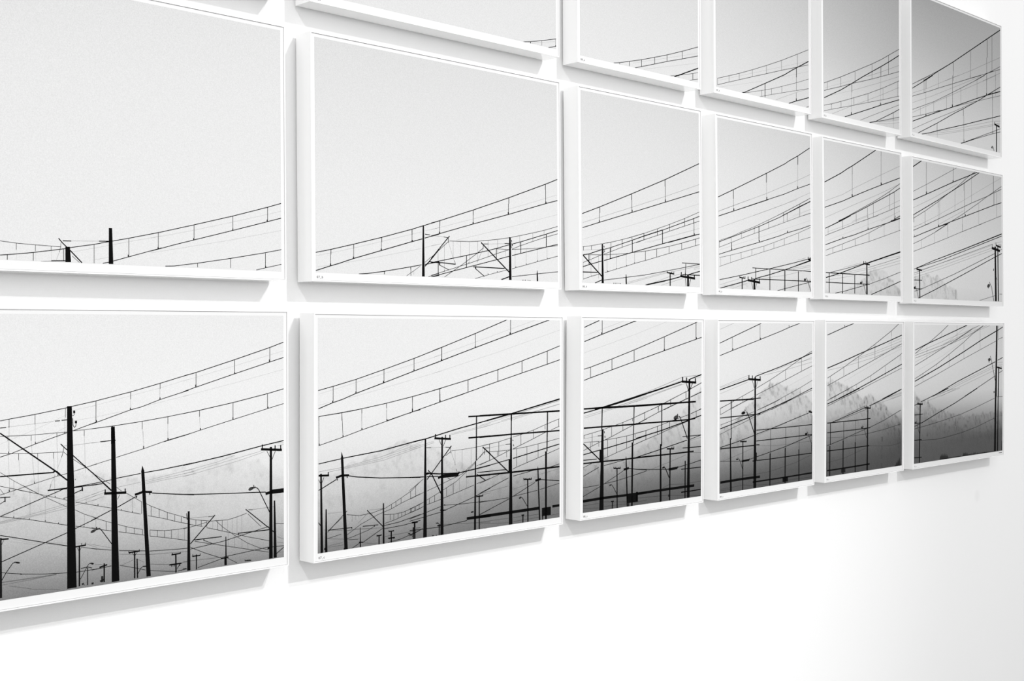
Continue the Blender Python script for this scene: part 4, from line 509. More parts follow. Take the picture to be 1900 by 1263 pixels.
  ink='K2.4,2.7 15.5,225.1 94,249.9 245,300.4 411.8,357.8 594.6,425.8;K2.7 94.7,249.5 94.4,231.6;K2.9 245.4,300 245.1,281.1;K3.0 411.4,357.3 411.2,336.2;K3.2 560.8,242.7 560.6,226.1;K3.0 395.8,196 395.7,182;D2.0 93.2,231.5 92.9,207;D2.1 245.8,281.1 245.4,249.7;D2.2 412.2,336.2 411.7,293;D2.3 561.7,226.1 561.3,195.1;D2.2 396.4,182.1 396.1,157.9;K3.9 92.6,210.1 92.5,203.9;K4.2 246.4,251.8 246.3,243.9;K4.4 412.1,295.2 412,287;K4.6 562.1,196.2 562,189.6;K2.2,2.5 16.6,183.8 92.5,203.9 246,243.4 412,286.5 595.3,334;M1.1,1.3 18.2,198.9 92.1,218.2 246.2,259.2 411.1,304.2 593.8,357.3;F1.1,1.2 17.7,149.7 295.5,217 594.8,294.9;D1.5,1.6 125.6,143.3 197.6,157.6 245,167.9 303.4,181.9 370,200 432.8,217.6 511.6,240.8 594.5,268.2;D2.0 197.6,157.6 197.5,148.4;D2.1 245,167.5 244.9,155.3;D2.1 303.4,181.5 303.2,162;D2.2 370,199.5 369.7,179.6;D2.2 432.8,217.1 432.5,195.9;D2.3 512.3,240.4 512,216.7;K2.2,2.4 212.1,149.1 303.3,173.4 395.9,197.1 559,243.3 595.4,254.2;D1.7,1.8 264.7,151 303.2,162 369.7,179.2 432.5,195.9 512,216.7 595.2,238.6;F1.0 328.4,154.7 594.9,214.7;K2.2,2.3 425,159.3 562,188.9 595.4,196.2;D1.8 503.4,163.1 569.2,177.3 595.2,183.9;D2.0 569.9,176.7 569.8,166.2;D1.4 16.7,127.6 55.3,132.4 101.7,140.6;D1.5,1.5 108,141.3 144.8,147.2 197.9,157.6 244.9,168.3 304.1,182.5;D1.9 19.4,127.7 19.3,116.7;D1.9 55.9,132.4 55.8,120.3;D2.0 145.1,147.2 144.7,119.1;D2.0 197.9,157.6 197.6,133.8;D2.1 245.2,167.9 244.9,147.4;D2.1 303.1,182.5 302.8,161.8;M1.1 18.7,118.1 101.5,123.3;K2.5,2.6 17,103.6 44.4,107.7 101.5,122.7;K2.1,2.2 108.7,123 140.8,130.2 244.7,157.8 304,174.5 396.2,198.1;D1.5 18.3,81.6 56.4,93.1 99.8,107;D1.5 112.3,109.5 195,133.7 244.6,147 303.8,162.9;K3.0 141.4,130.2 141,98.4;K3.1 246.1,157.9 245.6,121.3;K3.3 396.2,197.5 395.7,154.5;K2.9 44.4,107.7 44,77.5;K2.4 16.6,68.9 47,76.6 101.1,88.7;K2.5,2.5 112,90.5 142,97.4 246.9,120.9;K2.5,2.6 246.9,120.9 397.4,154.6 561.9,190 595.1,195.7;D1.4 47.4,105.8 102.9,107.1 169.1,111.9 227.2,117.4;D1.7,1.8 246.9,120.3 308.4,127.1 366.2,136.7 428.7,147.4 494.4,160.7 567.2,177 595,183.5;M1.5 50.4,105 50.3,92.8;M1.5 88,106.5 87.1,36.4;M1.5 126.3,108.1 125.8,60;M1.5 170.1,110.9 169.6,68.6;M1.5 216.8,115.9 216.4,78.5;M1.6 256.8,120.7 256.4,89.3;M1.5 53.3,92 52.7,43.5;D2.1 309.4,126.8 309.1,98.6;D2.2 366.5,136.1 366.2,111.5;D2.2 429.4,147.5 429.1,125.4;D2.3 495.1,160.3 494.9,140.2;D2.3 569,176.4 568.8,156.1;D1.5 17.7,32.5 55.8,42 96,50.9;D1.5,1.6 114.7,54.5 128.9,57.4 170.2,67.2 218.6,77.9 256.4,87.2 309.1,98.2 367.6,111.1 430.2,125.5 495.9,140.3 568.8,156.1 594.7,162.1;D3.5 128.9,61.1 128.9,57;D3.5 170.2,69.7 170.2,66.6;D3.6 218,80.6 218,77.5;D3.7 256.4,90.4 256.4,86.8;D3.4 55.8,44 55.8,41.6;M1.2 18.9,80.6 18.3,33.5;K5.9,9.9 105.1,141.2 105.6,22.7;D3.5 112.6,135 113.1,130;D4.0 114.9,120.9 114.8,116.8;D1.7,1.2 110,126.8 109.8,113.5 114.2,113.1;K3.9,4.0 17.6,103 102.1,42.9;K2.9 16.4,53.5 82.1,54.1;D1.9,2.1 111.3,32 215,43.1 305.8,53.1 417.2,69.3 516.8,84.6 593.9,96.8;K2.7 70.3,22.2 102,32.3;K1.3,5.1 215.1,53.5 215.3,43.1;K5.7 215,44.1 215.7,22.3;D3.5 156.9,25 156.9,21.9;D3.5 166.5,25.2 166.4,22.1;D3.6 188.2,24.8 188.2,22.7;M1.6 171.3,24.3 187.3,24.3;K2.4 495.4,97.6 596.5,96.9;K2.8 496.7,59.9 596,60.6;D3.4 515.9,95.5 512.9,60.3;K3.4,3.2 308.8,21.9 432.6,42.2 496.6,54.8;K3.0 529.2,60.8 596.2,74.6;K4.1,4.1 318.9,23.8 408.1,37.8;K5.0 433.6,64.5 433.1,22.3;K4.2 416.1,64.6 454.7,60.3;D3.3 419,70.5 418.9,64;D3.3 441.7,68 441.7,62.5;D3.4 452.3,67.2 452.2,61.8;K7.0,7.1 486.6,55.2 564.8,49.1;K9.8 527.3,58.6 526.9,22.8;K4.5 491.8,68.4 491.6,55.3;K4.6 560.9,61.8 560.8,51.8;K4.6 513,65.8 512.9,57.1;D2.8 512.7,48.3 517.1,23.2;D2.7 541.7,46.9 532.3,23.5;M1.2,1.2 219.6,23.5 408.4,61.5 593.8,91.7;M1.2 219.6,27.6 415.4,66;M1.2 339.2,27.5 418.7,48.9 486,61.7;M1.2 387.1,23.3 443.1,35.5 500.1,47.9;M1.1 558.6,82.7 593.7,88.3;M1.1 558.6,78.3 593.7,83.9;F1.0 395.9,171.7 595.4,214;F1.0 307.1,154.6 392.4,170.5'),
 dict(w=603.7, h=600.0, m=((0.999990, 0.000053, 0.004428, 0.957203), (0.000000, 0.999928, -0.012027, -0.058623), (-0.004428, 0.012027, 0.999918, 1.201478), (0.000000, 0.000000, 0.000000, 1.000000)),
  label='square framed photograph captioned 08_c, black gantry bars and a crossarm pole', text='08_c', white=0.960, seed=9, gapt=13.59, gapb=8.36,
  tones=[(0, 235, 230), (0.4, 235, 230), (0.575, 224, 208), (0.69, 210, 180), (0.77, 190, 158), (0.82, 165, 140), (0.874, 146, 112), (0.95, 114, 98), (1, 104, 92)],
  ridge=(0.14, [(15.5, 150.6), (105.0, 184.5), (180.3, 155.2), (283.3, 198.2), (390.2, 259.7), (487.2, 298.3), (587.3, 382.1)]),
  hills=[(0.08, [(15.7, 125.2), (130.0, 155.4), (257.3, 179.8), (418.3, 186.8), (588.9, 211.7)])],
  ink='K2.5 15.2,567.1 82.2,588.2;D2.5 94.8,588.3 95.1,548.2;D2.4 43.5,449.3 43.7,419.8;D2.5 140.6,472.2 140.9,441;D2.6 245.7,498.9 246,464.8;D2.7 394.9,539.8 395.2,497.5;D2.9 560.1,586.3 560.6,534;K4.4 93.3,552.8 93.4,547.1;K4.9 395.2,502.3 395.2,496.3;K5.2 562.2,539 562.3,532.8;K2.5,2.6 15.6,525.3 94.8,547.1 247.6,587.7;K3.3 241.3,586.5 255,588.3;F1.2 15.4,542.3 194.4,587.6;F1.2,1.2 15.8,492.2 242.4,545.3 407.7,588.3;K2.1,2.4 14.5,444.1 43.5,449.8 140.6,472.9 244.6,499.4 394.5,540.3 560.9,587 569.2,589.4;K2.2,2.4 14.8,411.4 45.5,418.7 141.6,440.5 246.8,464.1 395.6,496.8 561.4,532.8 594.7,539.6;K3.0 63.5,323.3 100,329.2;K3.7,3.6 100,329.2 303.7,364.6 487.1,396.9;K2.9 527.6,403.2 594.6,418.1;M1.2,1.3 103.6,325.7 303.8,361.1 483,395.1;M1.2,1.3 121.2,321.1 341.8,361.1 507.4,390.8;M1.2 315.1,370.3 486.9,410.2;M1.2,1.3 207.4,332.3 380.4,369.7 487.1,390.1;M1.0 495,413.3 594.6,416.8;M1.1 564.7,406.9 594.6,411.3;K4.4,4.9 14.4,327.4 244.2,326.8 561.2,330.5;K3.4 97.2,327.1 97.3,321.8;K3.6 246.8,327.4 246.9,316.1;K3.8 382.7,327.3 383.6,310.9;K6.9,7.0 485.8,397.5 563.1,392.5;K8.6 526.4,404 526.5,305.4;K5.7 490.1,412.1 490.3,397.4;K5.7 511.3,409.7 511.4,396.9;K5.8 558.5,407 558.6,393.4;D2.6 509.4,393.2 521.8,368.2;D2.7 541.3,390 531.2,370.4;D1.8 330.8,313.1 400.2,332.3 427.7,340.4 509.6,364.8 523.9,368.2;D2.1 534.1,372.8 594.8,392;D2.0 396.5,310.6 427.9,319.2 509.8,340.1 520,342.3;D2.2 534.3,346.1 595.1,362;D2.2 365.3,323.1 365.4,311.6;D2.2 428.5,340.3 428.6,319.1;D2.3 508.8,363.6 509,340.2;D1.9 578.1,303.7 595.6,307.8;K3.8,4.0 14.2,327.4 109,329.2 308.7,328.1;K3.3,2.8 14.3,315 109,329.2 211.9,345.3 308.4,363.3;M1.1,1.2 16.6,305.2 211.9,337.7 308.4,359.2;M1.2,1.2 16.6,300.2 308.5,349.9;K4.4 97.1,326.7 95.7,262.4;K4.2 247.1,327.2 243.2,215.2;K4.5,4.7 14.6,270.8 241.3,271.5 309.1,272.7;K4.1,4.4 13.7,166.9 213.3,167.3 310,168.5;K8.0,7.3 11.9,55.9 106.5,58 214.3,57.2;K7.4,7.5 264.9,56.5 311,57.3;K8.9,19.7 99.4,263.7 95.9,20.6;K7.4 89.8,202.9 89.2,167.1;D1.5 14.8,249.3 95.8,260.9;D1.5,1.6 102.6,262.7 193.4,279.5 241.1,290.6 304.4,306.5;D1.9 16.1,249.2 16.2,239.2;D1.9 52.3,254.2 52.6,215.6;D2.0 140.9,269.2 141.1,239.7;D2.0 193.8,279.5 194,255.1;D2.1 239.7,290.7 239.7,281.4;D2.1 299,305.2 299.2,284.1;M1.1 17.1,239.7 77.7,243.9;D2.1 77.7,244.8 95.9,245;D1.6 14.2,205.1 50.8,215.7 93.7,228.1;D1.7,1.8 104.2,229.6 142,239.6 193.6,255.2 241.3,269.1;D1.8 265.5,273.2 299.7,282.8 309,285.5;D1.4 14.9,228.7 84.6,228.6;D1.5,1.6 104.2,230.5 165.4,234.1 212.7,237.7 251.2,242.4 309.3,249.7;D1.7 45.3,227.8 45.5,205.6;D1.7 82.3,227.9 82.5,212.3;D1.7 123.1,231 123.5,179.8;D1.8 164.5,233.3 164.9,190.2;D1.8 211.8,236.8 212.1,200.1;D1.8 252.1,242.4 252.2,230.1;D1.9 304.9,249 305.1,221;K2.8 13.5,192.8 91.6,202.8;K3.0,3.2 104.4,204.4 241.7,223 309.5,234.8;D1.5,1.6 105.6,176.5 124,179.8 165.8,190.2 213.1,200.1 251.4,209.5 305.1,221.6;K3.6,3.7 13.2,225.2 87.3,173.2;K2.5 13.6,176.6 73.7,176.5;D2.1 13.9,129.4 82.9,151.1;D2.0 106.7,154.5 203.8,165.5;D2.1 251.8,168.5 310,176.6;D1.7 13.8,154.5 53.4,165.9;D1.6 12.4,95.7 83.4,98.2;D1.7,1.8 107.1,99.9 166.5,104.9 235.4,113.7 310.4,124.3;D1.8,1.9 12.6,69.7 83.4,91.4 166.4,121 204.1,135.6;K2.3 223.1,138.2 261.8,132.4 310.4,127.4;K6.8 198.4,136 223.1,139.1;K1.3,5.1 209.4,175.8 210,165.1;K5.1,6.1 210,166.6 216.9,20.8;K7.8 239.8,216.3 238.5,21.3;K4.5 167.1,143.1 168.6,20.7;K3.6 150.3,143.4 183.6,141;D3.0 152.1,147.8 152.1,143.2;D3.0 160.5,146.6 160.6,142.6;D3.0 176.5,145.5 176.6,141.5;D3.0 183.1,146.2 183.2,141;D2.3,2.2 166.8,64.9 148.9,88.2 140.9,95.7;D-1.0 140,95.3 140.3,94.2 139.5,92.9 137.7,91.9 135.3,91.3 133.1,91.4 131.6,92.2 131.2,93.3 132.1,94.6 133.9,95.6 136.3,96.2 138.5,96;K51.8 239.7,61.1 239.9,32.2;K4.1 224,33.7 223.2,20.9;K4.5 146.9,43.9 146.1,21.3;K3.3 139.9,43.9 153,44;M1.4 12.9,42.6 83.8,43.6;M1.4 107.6,45.9 214.4,36.4;M1.4 12.9,35.2 83.9,30.1;M1.5 107.7,32.4 214.5,30.2;M1.5 248.1,30.3 311.2,33.9;D3.4 106.8,257.4 108.2,251.3;D3.4 109.6,243.7 110.6,237.7;K3.4,4.3 255.8,355.5 363,373.6 485.7,397.1;M1.0,1.1 255.8,358.1 362.9,380.4 485.6,411;M1.0 255.8,351.4 485.7,401.6;M1.0 255.9,339.7 485.8,388.7;K2.9 528.8,404.2 593.8,418.8;M1.0 491.3,410.9 593.8,417;K6.6,6.6 485.7,397.1 562.8,392.2;K5.1 490.2,412 490.3,397;K5.1 510.9,409.8 511,396.5;K5.2 559.1,406 559.3,393;K8.6,14.9 526.5,404.3 523.6,21.4;D2.6 509.9,390.6 522.8,364;D2.6 543.5,389.8 532,374.3;K4.0,4.2 256,328.7 396.4,329.9 561.6,331.2;D1.8,1.9 256.3,294.6 298.6,305.6 366.1,322.4 426.9,340.9 520.5,367.6;D2.1 532,372.5 594,392.2;D2.0,2.0 264.4,273.5 298.8,283.7 363.6,303 427.1,320.2 520.7,343.8;D2.3 532.3,346.2 594.3,362.7;D2.1 298.6,305.6 298.8,283.7;D2.2 366.7,322.4 366.9,302.6;D2.2 428,339.8 428.2,319.1;D2.3 508.4,363.7 508.6,340.6;K4.9 383.7,328.6 383.7,196.9;K4.3,4.6 256.5,272.8 385.8,272.7 524.2,273.9 559.2,276.6;D1.7,1.8 256.7,243.7 304.5,249.4 361.2,259.5 424.7,272 521.2,289.4;D2.2 532.8,291.8 594.8,307;D2.1 304.5,249.4 304.7,221.7;D2.2 361.8,258.8 362,233.9;D2.2 424.1,271 424.3,249.6;D2.3 564.2,299.3 564.4,278.1;K3.3,3.5 256.9,227.7 386,246.4 521.4,271.2;K3.5 530,273.6 595,285.7;D1.8,1.8 257,210.9 304.7,221.7 364.2,233.8 424.9,248.9 521.4,269.4;K4.1,3.2 517.3,213.6 486.9,269.2 478.2,283.5 472.5,287.3;D-1.0 468.8,288.6 470,285.4 467.8,281.9 462.8,279 456.2,277.5 450,277.7 445.7,279.6 444.4,282.7 446.6,286.2 451.6,289.1 458.2,290.7 464.4,290.5;D5.2 463.9,294.5 466.2,289.2;K6.9 448.2,277.9 459.5,276.7;K2.4 491.3,220.6 595.6,221.1;K2.8 491.7,184.3 593.6,183.2;K2.8,2.8 485.4,116.7 594.2,116.1;K4.2 486.1,42.8 517.7,43.6;K3.5 517.7,42.6 590.8,43.9;K2.6,2.7 257.3,169.1 375.6,186.4 516.2,208.4;D2.2 531.8,210 595.6,221.8;M1.1 531.8,205.8 593.3,213.7;K4.3,4.6 257.4,168.4 386.7,168.6 551.4,170.2;K7.1,9.3 378.7,203.3 380.3,21.2;K6.1 427.7,187.4 426.4,21.2;K4.4 410.4,186.7 447.9,184.5;D3.9 436.6,192 436.7,185.1;D3.9 446.2,191.5 446.2,184.6;D2.1,2.2 257.7,132.9 337.9,126.5 420.4,121.3;K8.0,8.1 420.4,120.7 465.4,122.6;K4.5 465.4,123.3 469.9,126.5;D2.3 468.3,124.2 516.9,129.5;D2.4 531.3,131 592.8,139.6;M1.4,1.5 257.8,115.5 337.9,128.2 425.8,144.4 510.8,161.4;K3.8,3.0 423.5,94.6 403.7,125.3 397,129.2;K-1.0 397.9,130 398.1,128.7 396.9,127.3 394.6,126.2 391.7,125.8 389,126 387.3,127 387.1,128.3 388.3,129.6 390.6,130.7 393.5,131.1 396.2,130.9;D2.3 395.3,133.8 398.1,130.1;K5.7 506.4,142.5 506.3,20.8;K7.7,8.1 258.3,56.9 387.7,58.6 555.3,59.2;K5.9 258.3,60.3 267.8,59.5;K9.9 262.5,61.6 262.7,32.4;M1.9,1.7 390.4,64.5 426.5,73 517.5,67.1;M1.7,1.7 267.9,43.4 365.9,41 426.8,38.5 588,23.6;M1.8 531.9,68.8 593.5,71;M1.7 533.9,167 592.6,163.4;K3.5 591.1,140.4 591.6,21.5;D5.4 421.1,41.4 422.3,34.4'),
 dict(w=597.8, h=600.0, m=((1.000000, -0.000003, -0.000683, 1.635399), (0.000000, 0.999993, -0.003716, -0.058623), (0.000683, 0.003716, 0.999993, 2.547641), (0.000000, 0.000000, 0.000000, 1.000000)),
  label='square framed photograph in the top row, directly right of print 08_a', text='09_a', white=1.030, seed=10, gapt=9.15, gapb=7.54,
  tones=[(0, 205, 198), (0.6, 222, 218), (1, 233, 230)],
  ink='E1.8,2.0 20.9,50.1 88,68.3 147.5,84.8 225,108.3 312.1,136.1 405.8,167.5 510.4,206 582.9,233;N2.1 21.9,50.3 21.8,28.3;N2.1 87.6,67.9 87.5,47.7;N2.2 147.5,84.4 147.3,63.8;N2.2 225.3,108.4 225.2,84.7;N2.3 311.7,135.4 311.5,108;N2.4 406.2,167.4 405.9,133.7;N2.4 510.4,205.4 510.1,160.4;E1.8,2.0 20.7,28.5 87.8,47.1 147.3,63.2 224.8,84.3 311.9,107.4 407.5,133.2 501.9,157.4 582.4,178.5;F0.9,1.0 26.1,43.7 582.5,191.8;F0.9 25.9,21 285,77.8;F1.0 401.4,107.2 582.3,153.6;K2.6,3.5 163.4,21.5 180,25.2 302.1,72 425.2,119.8 473.4,142.8 583.8,190.9;K3.4 302.1,71.6 301.7,24.2;K3.7 503.1,155 502.9,121.6;N2.4 502.9,121.6 502.5,74.9;N2.4 501.2,65.9 501.1,41.4;E1.4,1.5 168.9,22 209.5,29.1 282.8,45.3 342.4,58.8 407.1,75.9 505.6,103.1 584.1,126.8;N2.3 282.5,45.3 282.3,25.3;N2.3 342.4,58.8 342.2,38.8;N2.4 408.2,76 408.1,54.1;E1.4,1.5 269.4,21.7 301.8,29.2 342.2,38.8 408.9,53.6 503.3,74.6 584.7,92.3;M1.1 369.4,23.7 432.6,44.6 501.2,67 584.7,91.6;K3.0 452.4,21.9 501,36.5 585.7,59.8;K4.9 501.1,45.9 501,36.5;E2.1 568.8,22.2 585.5,28.1'),
 dict(w=597.8, h=600.0, m=((1.000000, -0.000000, -0.000224, 1.641487), (0.000000, 1.000000, -0.000961, -0.058623), (0.000224, 0.000961, 1.000000, 1.879284), (0.000000, 0.000000, 0.000000, 1.000000)),
  label='square framed photograph in the middle row, directly right of print 08_b', text='09_b', white=1.000, seed=11, gapt=7.69, gapb=7.27,
  tones=[(0, 220, 215), (0.3, 229, 224), (0.7, 236, 232), (1, 234, 226)],
  ridge=(0.08, [(22.3, 20.8), (65.5, 36.3), (159.8, 51.7), (224.1, 35.1), (357.0, 19.7), (461.1, 60.6), (568.4, 73.5), (594.0, 80.2)]),
  ink='K2.6,2.9 14,324.3 101.4,355.5 300.2,428.1 420.2,473.4 439.5,483.1 501.5,508.3 582.5,545.6;K3.2 102.1,355.2 101.8,324.9;K3.4 300.9,427.6 300.6,395.9;K3.7 501.9,508.3 501.5,477.2;M1.9 102.8,325 102.5,292.8;M2.0 301.3,396 300.7,344;M2.1 500.7,477.1 499.8,399.8;K4.6 104.2,292.9 104.1,284.8;K4.9 302.3,346.2 302.2,336.8;K5.2 499.8,399.8 499.7,392.3;K2.2,2.4 18.4,262.1 104.1,284.2 303.6,336.5 415.1,365.3 500.9,391.7 583,414.2;M1.3,1.4 16.9,277.5 300.2,358.1 497.3,419.9 583.4,449;M1.1,1.2 220.8,275.9 422.4,331.5 508.4,359.2 584.6,383.2;E1.9,2.0 366.6,285.5 406.7,299.1 512.1,336.7 585.2,363.7;K2.4,2.5 398.9,287.6 429.7,298.1 512,327.7 585.1,352;N2.4 406.7,299.1 406.6,292.8;N2.4 430.5,297.5 430.4,289.7;N2.5 513.3,336.4 512.8,295;F1.0 468.4,292.6 584.7,322.4;E1.9 535.5,296.5 585.8,309;K2.2,2.3 15.9,261 104.3,284 211.9,311.7 313.6,338.2;K4.0 103.4,292 103.4,284;M1.9 102.8,322.5 102.5,291.9;M1.3 16.1,277.3 197.9,329.6;M1.1,1.2 15.5,221.6 249.9,284.4 495.6,351.7;E1.6,1.8 18.2,179.8 87.3,196.6 147.4,215.9 225.4,238 312.8,267.1 407.8,299.1 511,335.9 569.3,357.2;K2.2,2.5 18.1,175.8 87.3,194.5 249.4,239.4 382.4,280.7 430.7,297.8 585.2,351.2;N2.1 19.5,178.5 19.3,158.9;N2.1 87.3,194 87.1,178;N2.2 147.9,214.6 147.6,193.7;N2.2 225.4,236.6 225.1,214.9;N2.3 312.8,266.6 312.5,237.6;N2.4 407.8,297.7 407.4,264.1;N2.5 512.6,334.5 512.1,291;N2.4 430.6,296.4 430.3,268.3;E1.6,1.7 17.9,157.5 87.1,176.7 147.2,193.9 225.1,214.9 312.5,237.6 410,263.7 513.1,291.4 584.7,309;K3.2 89.4,176.8 89.1,151.6;K3.4 252.7,239.6 252.2,189.1;K4.3 90.1,158.3 90,151.1;K4.5 254.6,193.3 254.6,187.1;K4.8 432,236.2 431.9,227.8;K2.2,2.4 17.7,134.4 91.4,151.2 256,186.6 381.7,215.2 429.9,228.5 520.5,248.3 586.9,265.1;F0.9,1.0 19.2,149.7 253.8,202.8 584.4,282.2;F1.0,1.1 254,221.9 584.8,322.5;E1.4,1.6 18.9,123.4 82.1,134 144.3,145.6 209.3,159.3 282.5,174.2 344,189.7 409.3,206.9 504.6,232.7 586.8,257.4;E1.4,1.5 18.6,93.7 84.1,109.4 145,123.9 210,138.2 283.2,155.1 344.8,168.9 411.6,184.1 505.4,204.9 586.3,222;M1.8 26.5,125 26.2,97.4;M1.9 83,133.5 82.7,109.6;N2.2 144.8,145 144.6,124.1;N2.2 209.3,159.3 209.1,138.2;N2.3 283,174.2 282.8,155.1;N2.3 345,189.2 344.8,169.5;N2.4 410.8,206.4 410.6,184.1;N2.4 504.6,232.7 504.3,205.4;K2.3,2.6 19.5,49.9 138.8,67.7 310.9,95.8 467.1,122.5 585.4,144.4;K2.8,3.2 19.2,21.1 147.9,45.2 185.4,53;K2.9,3.1 228.2,60.2 310.7,75.1 410.6,96 585.3,135.7;K3.8,3.8 487.7,114 585.4,137.2;M1.1 20.2,32.9 138.7,57.5;M1.1,1.2 266.7,61.4 415.5,77.1 585,105.6;M1.2 441.2,100.4 585.2,119.9;M1.2 466.8,98.5 585.1,114.2;M1.2 498.3,135.1 550.9,144.4;M1.1 87.7,21.5 180.6,42.6;K2.4,2.5 211.9,96.3 325.7,96.3 466.8,97.1 586.5,96.4;K2.9,3.0 209.1,57.8 330.2,59.2 588.2,60.5;K2.0,2.1 364.5,21.3 409.8,29.4 588.2,59.1;K3.9 232,95.7 231.6,60.3;K4.0 318.8,95.5 317.9,21.1;K4.3 501.5,94.6 500.7,21.7;K5.7 413.1,94.7 412.3,21.1;K3.8 588,133 587.8,22.3;K5.5 150.4,60.5 150,20.3;K3.8 134.1,61.4 169.1,59;N3.8 136.5,66.8 136.4,60.7;N3.8 159.8,66.7 159.7,59.5;N3.8 167.7,66.5 167.7,58.9;K7.5,7.6 183.1,53.5 257.8,46.7;K10.4 222.9,57.4 222.5,21.3;K4.4 185.6,65.7 185.4,52.2;K4.5 206.8,64.5 206.7,55.5;K4.5 253.2,61 253,48.7;E2.5 206.6,46 214.5,21.9;E2.4 237.6,45.6 227.8,22.2;K6.1 564.1,140.6 585.4,137.8;K4.4 566.8,149.3 566.7,140.7;K4.4 580.2,148.4 580.1,139.8;K-1.0 551,65.8 550.2,63.3 547.8,61.5 544.6,60.7 541.5,61.3 539.2,63 538.4,65.4 539.2,67.8 541.6,69.7 544.7,70.4 547.9,69.9 550.2,68.2;E3.4 552.7,73 560.6,64.6;E3.4 560.6,64.6 585.6,23.7'),
 dict(w=597.8, h=600.0, m=((0.999994, -0.000042, -0.003461, 1.639661), (0.000000, 0.999928, -0.012027, -0.058623), (0.003461, 0.012027, 0.999922, 1.196822), (0.000000, 0.000000, 0.000000, 1.000000)),
  label='square framed photograph in the bottom row, directly right of print 08_c', text='09_c', white=0.935, seed=12, gapt=13.59, gapb=8.36,
  tones=[(0, 231, 227), (0.3, 232, 227), (0.45, 228, 216), (0.55, 216, 206), (0.61, 208, 185), (0.68, 196, 162), (0.77, 168, 130), (0.85, 136, 102), (0.92, 110, 88), (1, 95, 82)],
  ridge=(0.2, [(15.5, 228.9), (120.7, 277.5), (216.5, 328.3), (315.4, 384.4), (383.3, 374.8), (452.6, 364.9), (559.6, 324.3), (585.1, 303.7)]),
  hills=[(0.1, [(15.6, 178.8), (152.5, 210.0), (282.4, 228.4), (418.1, 232.3), (585.3, 244.9)])],
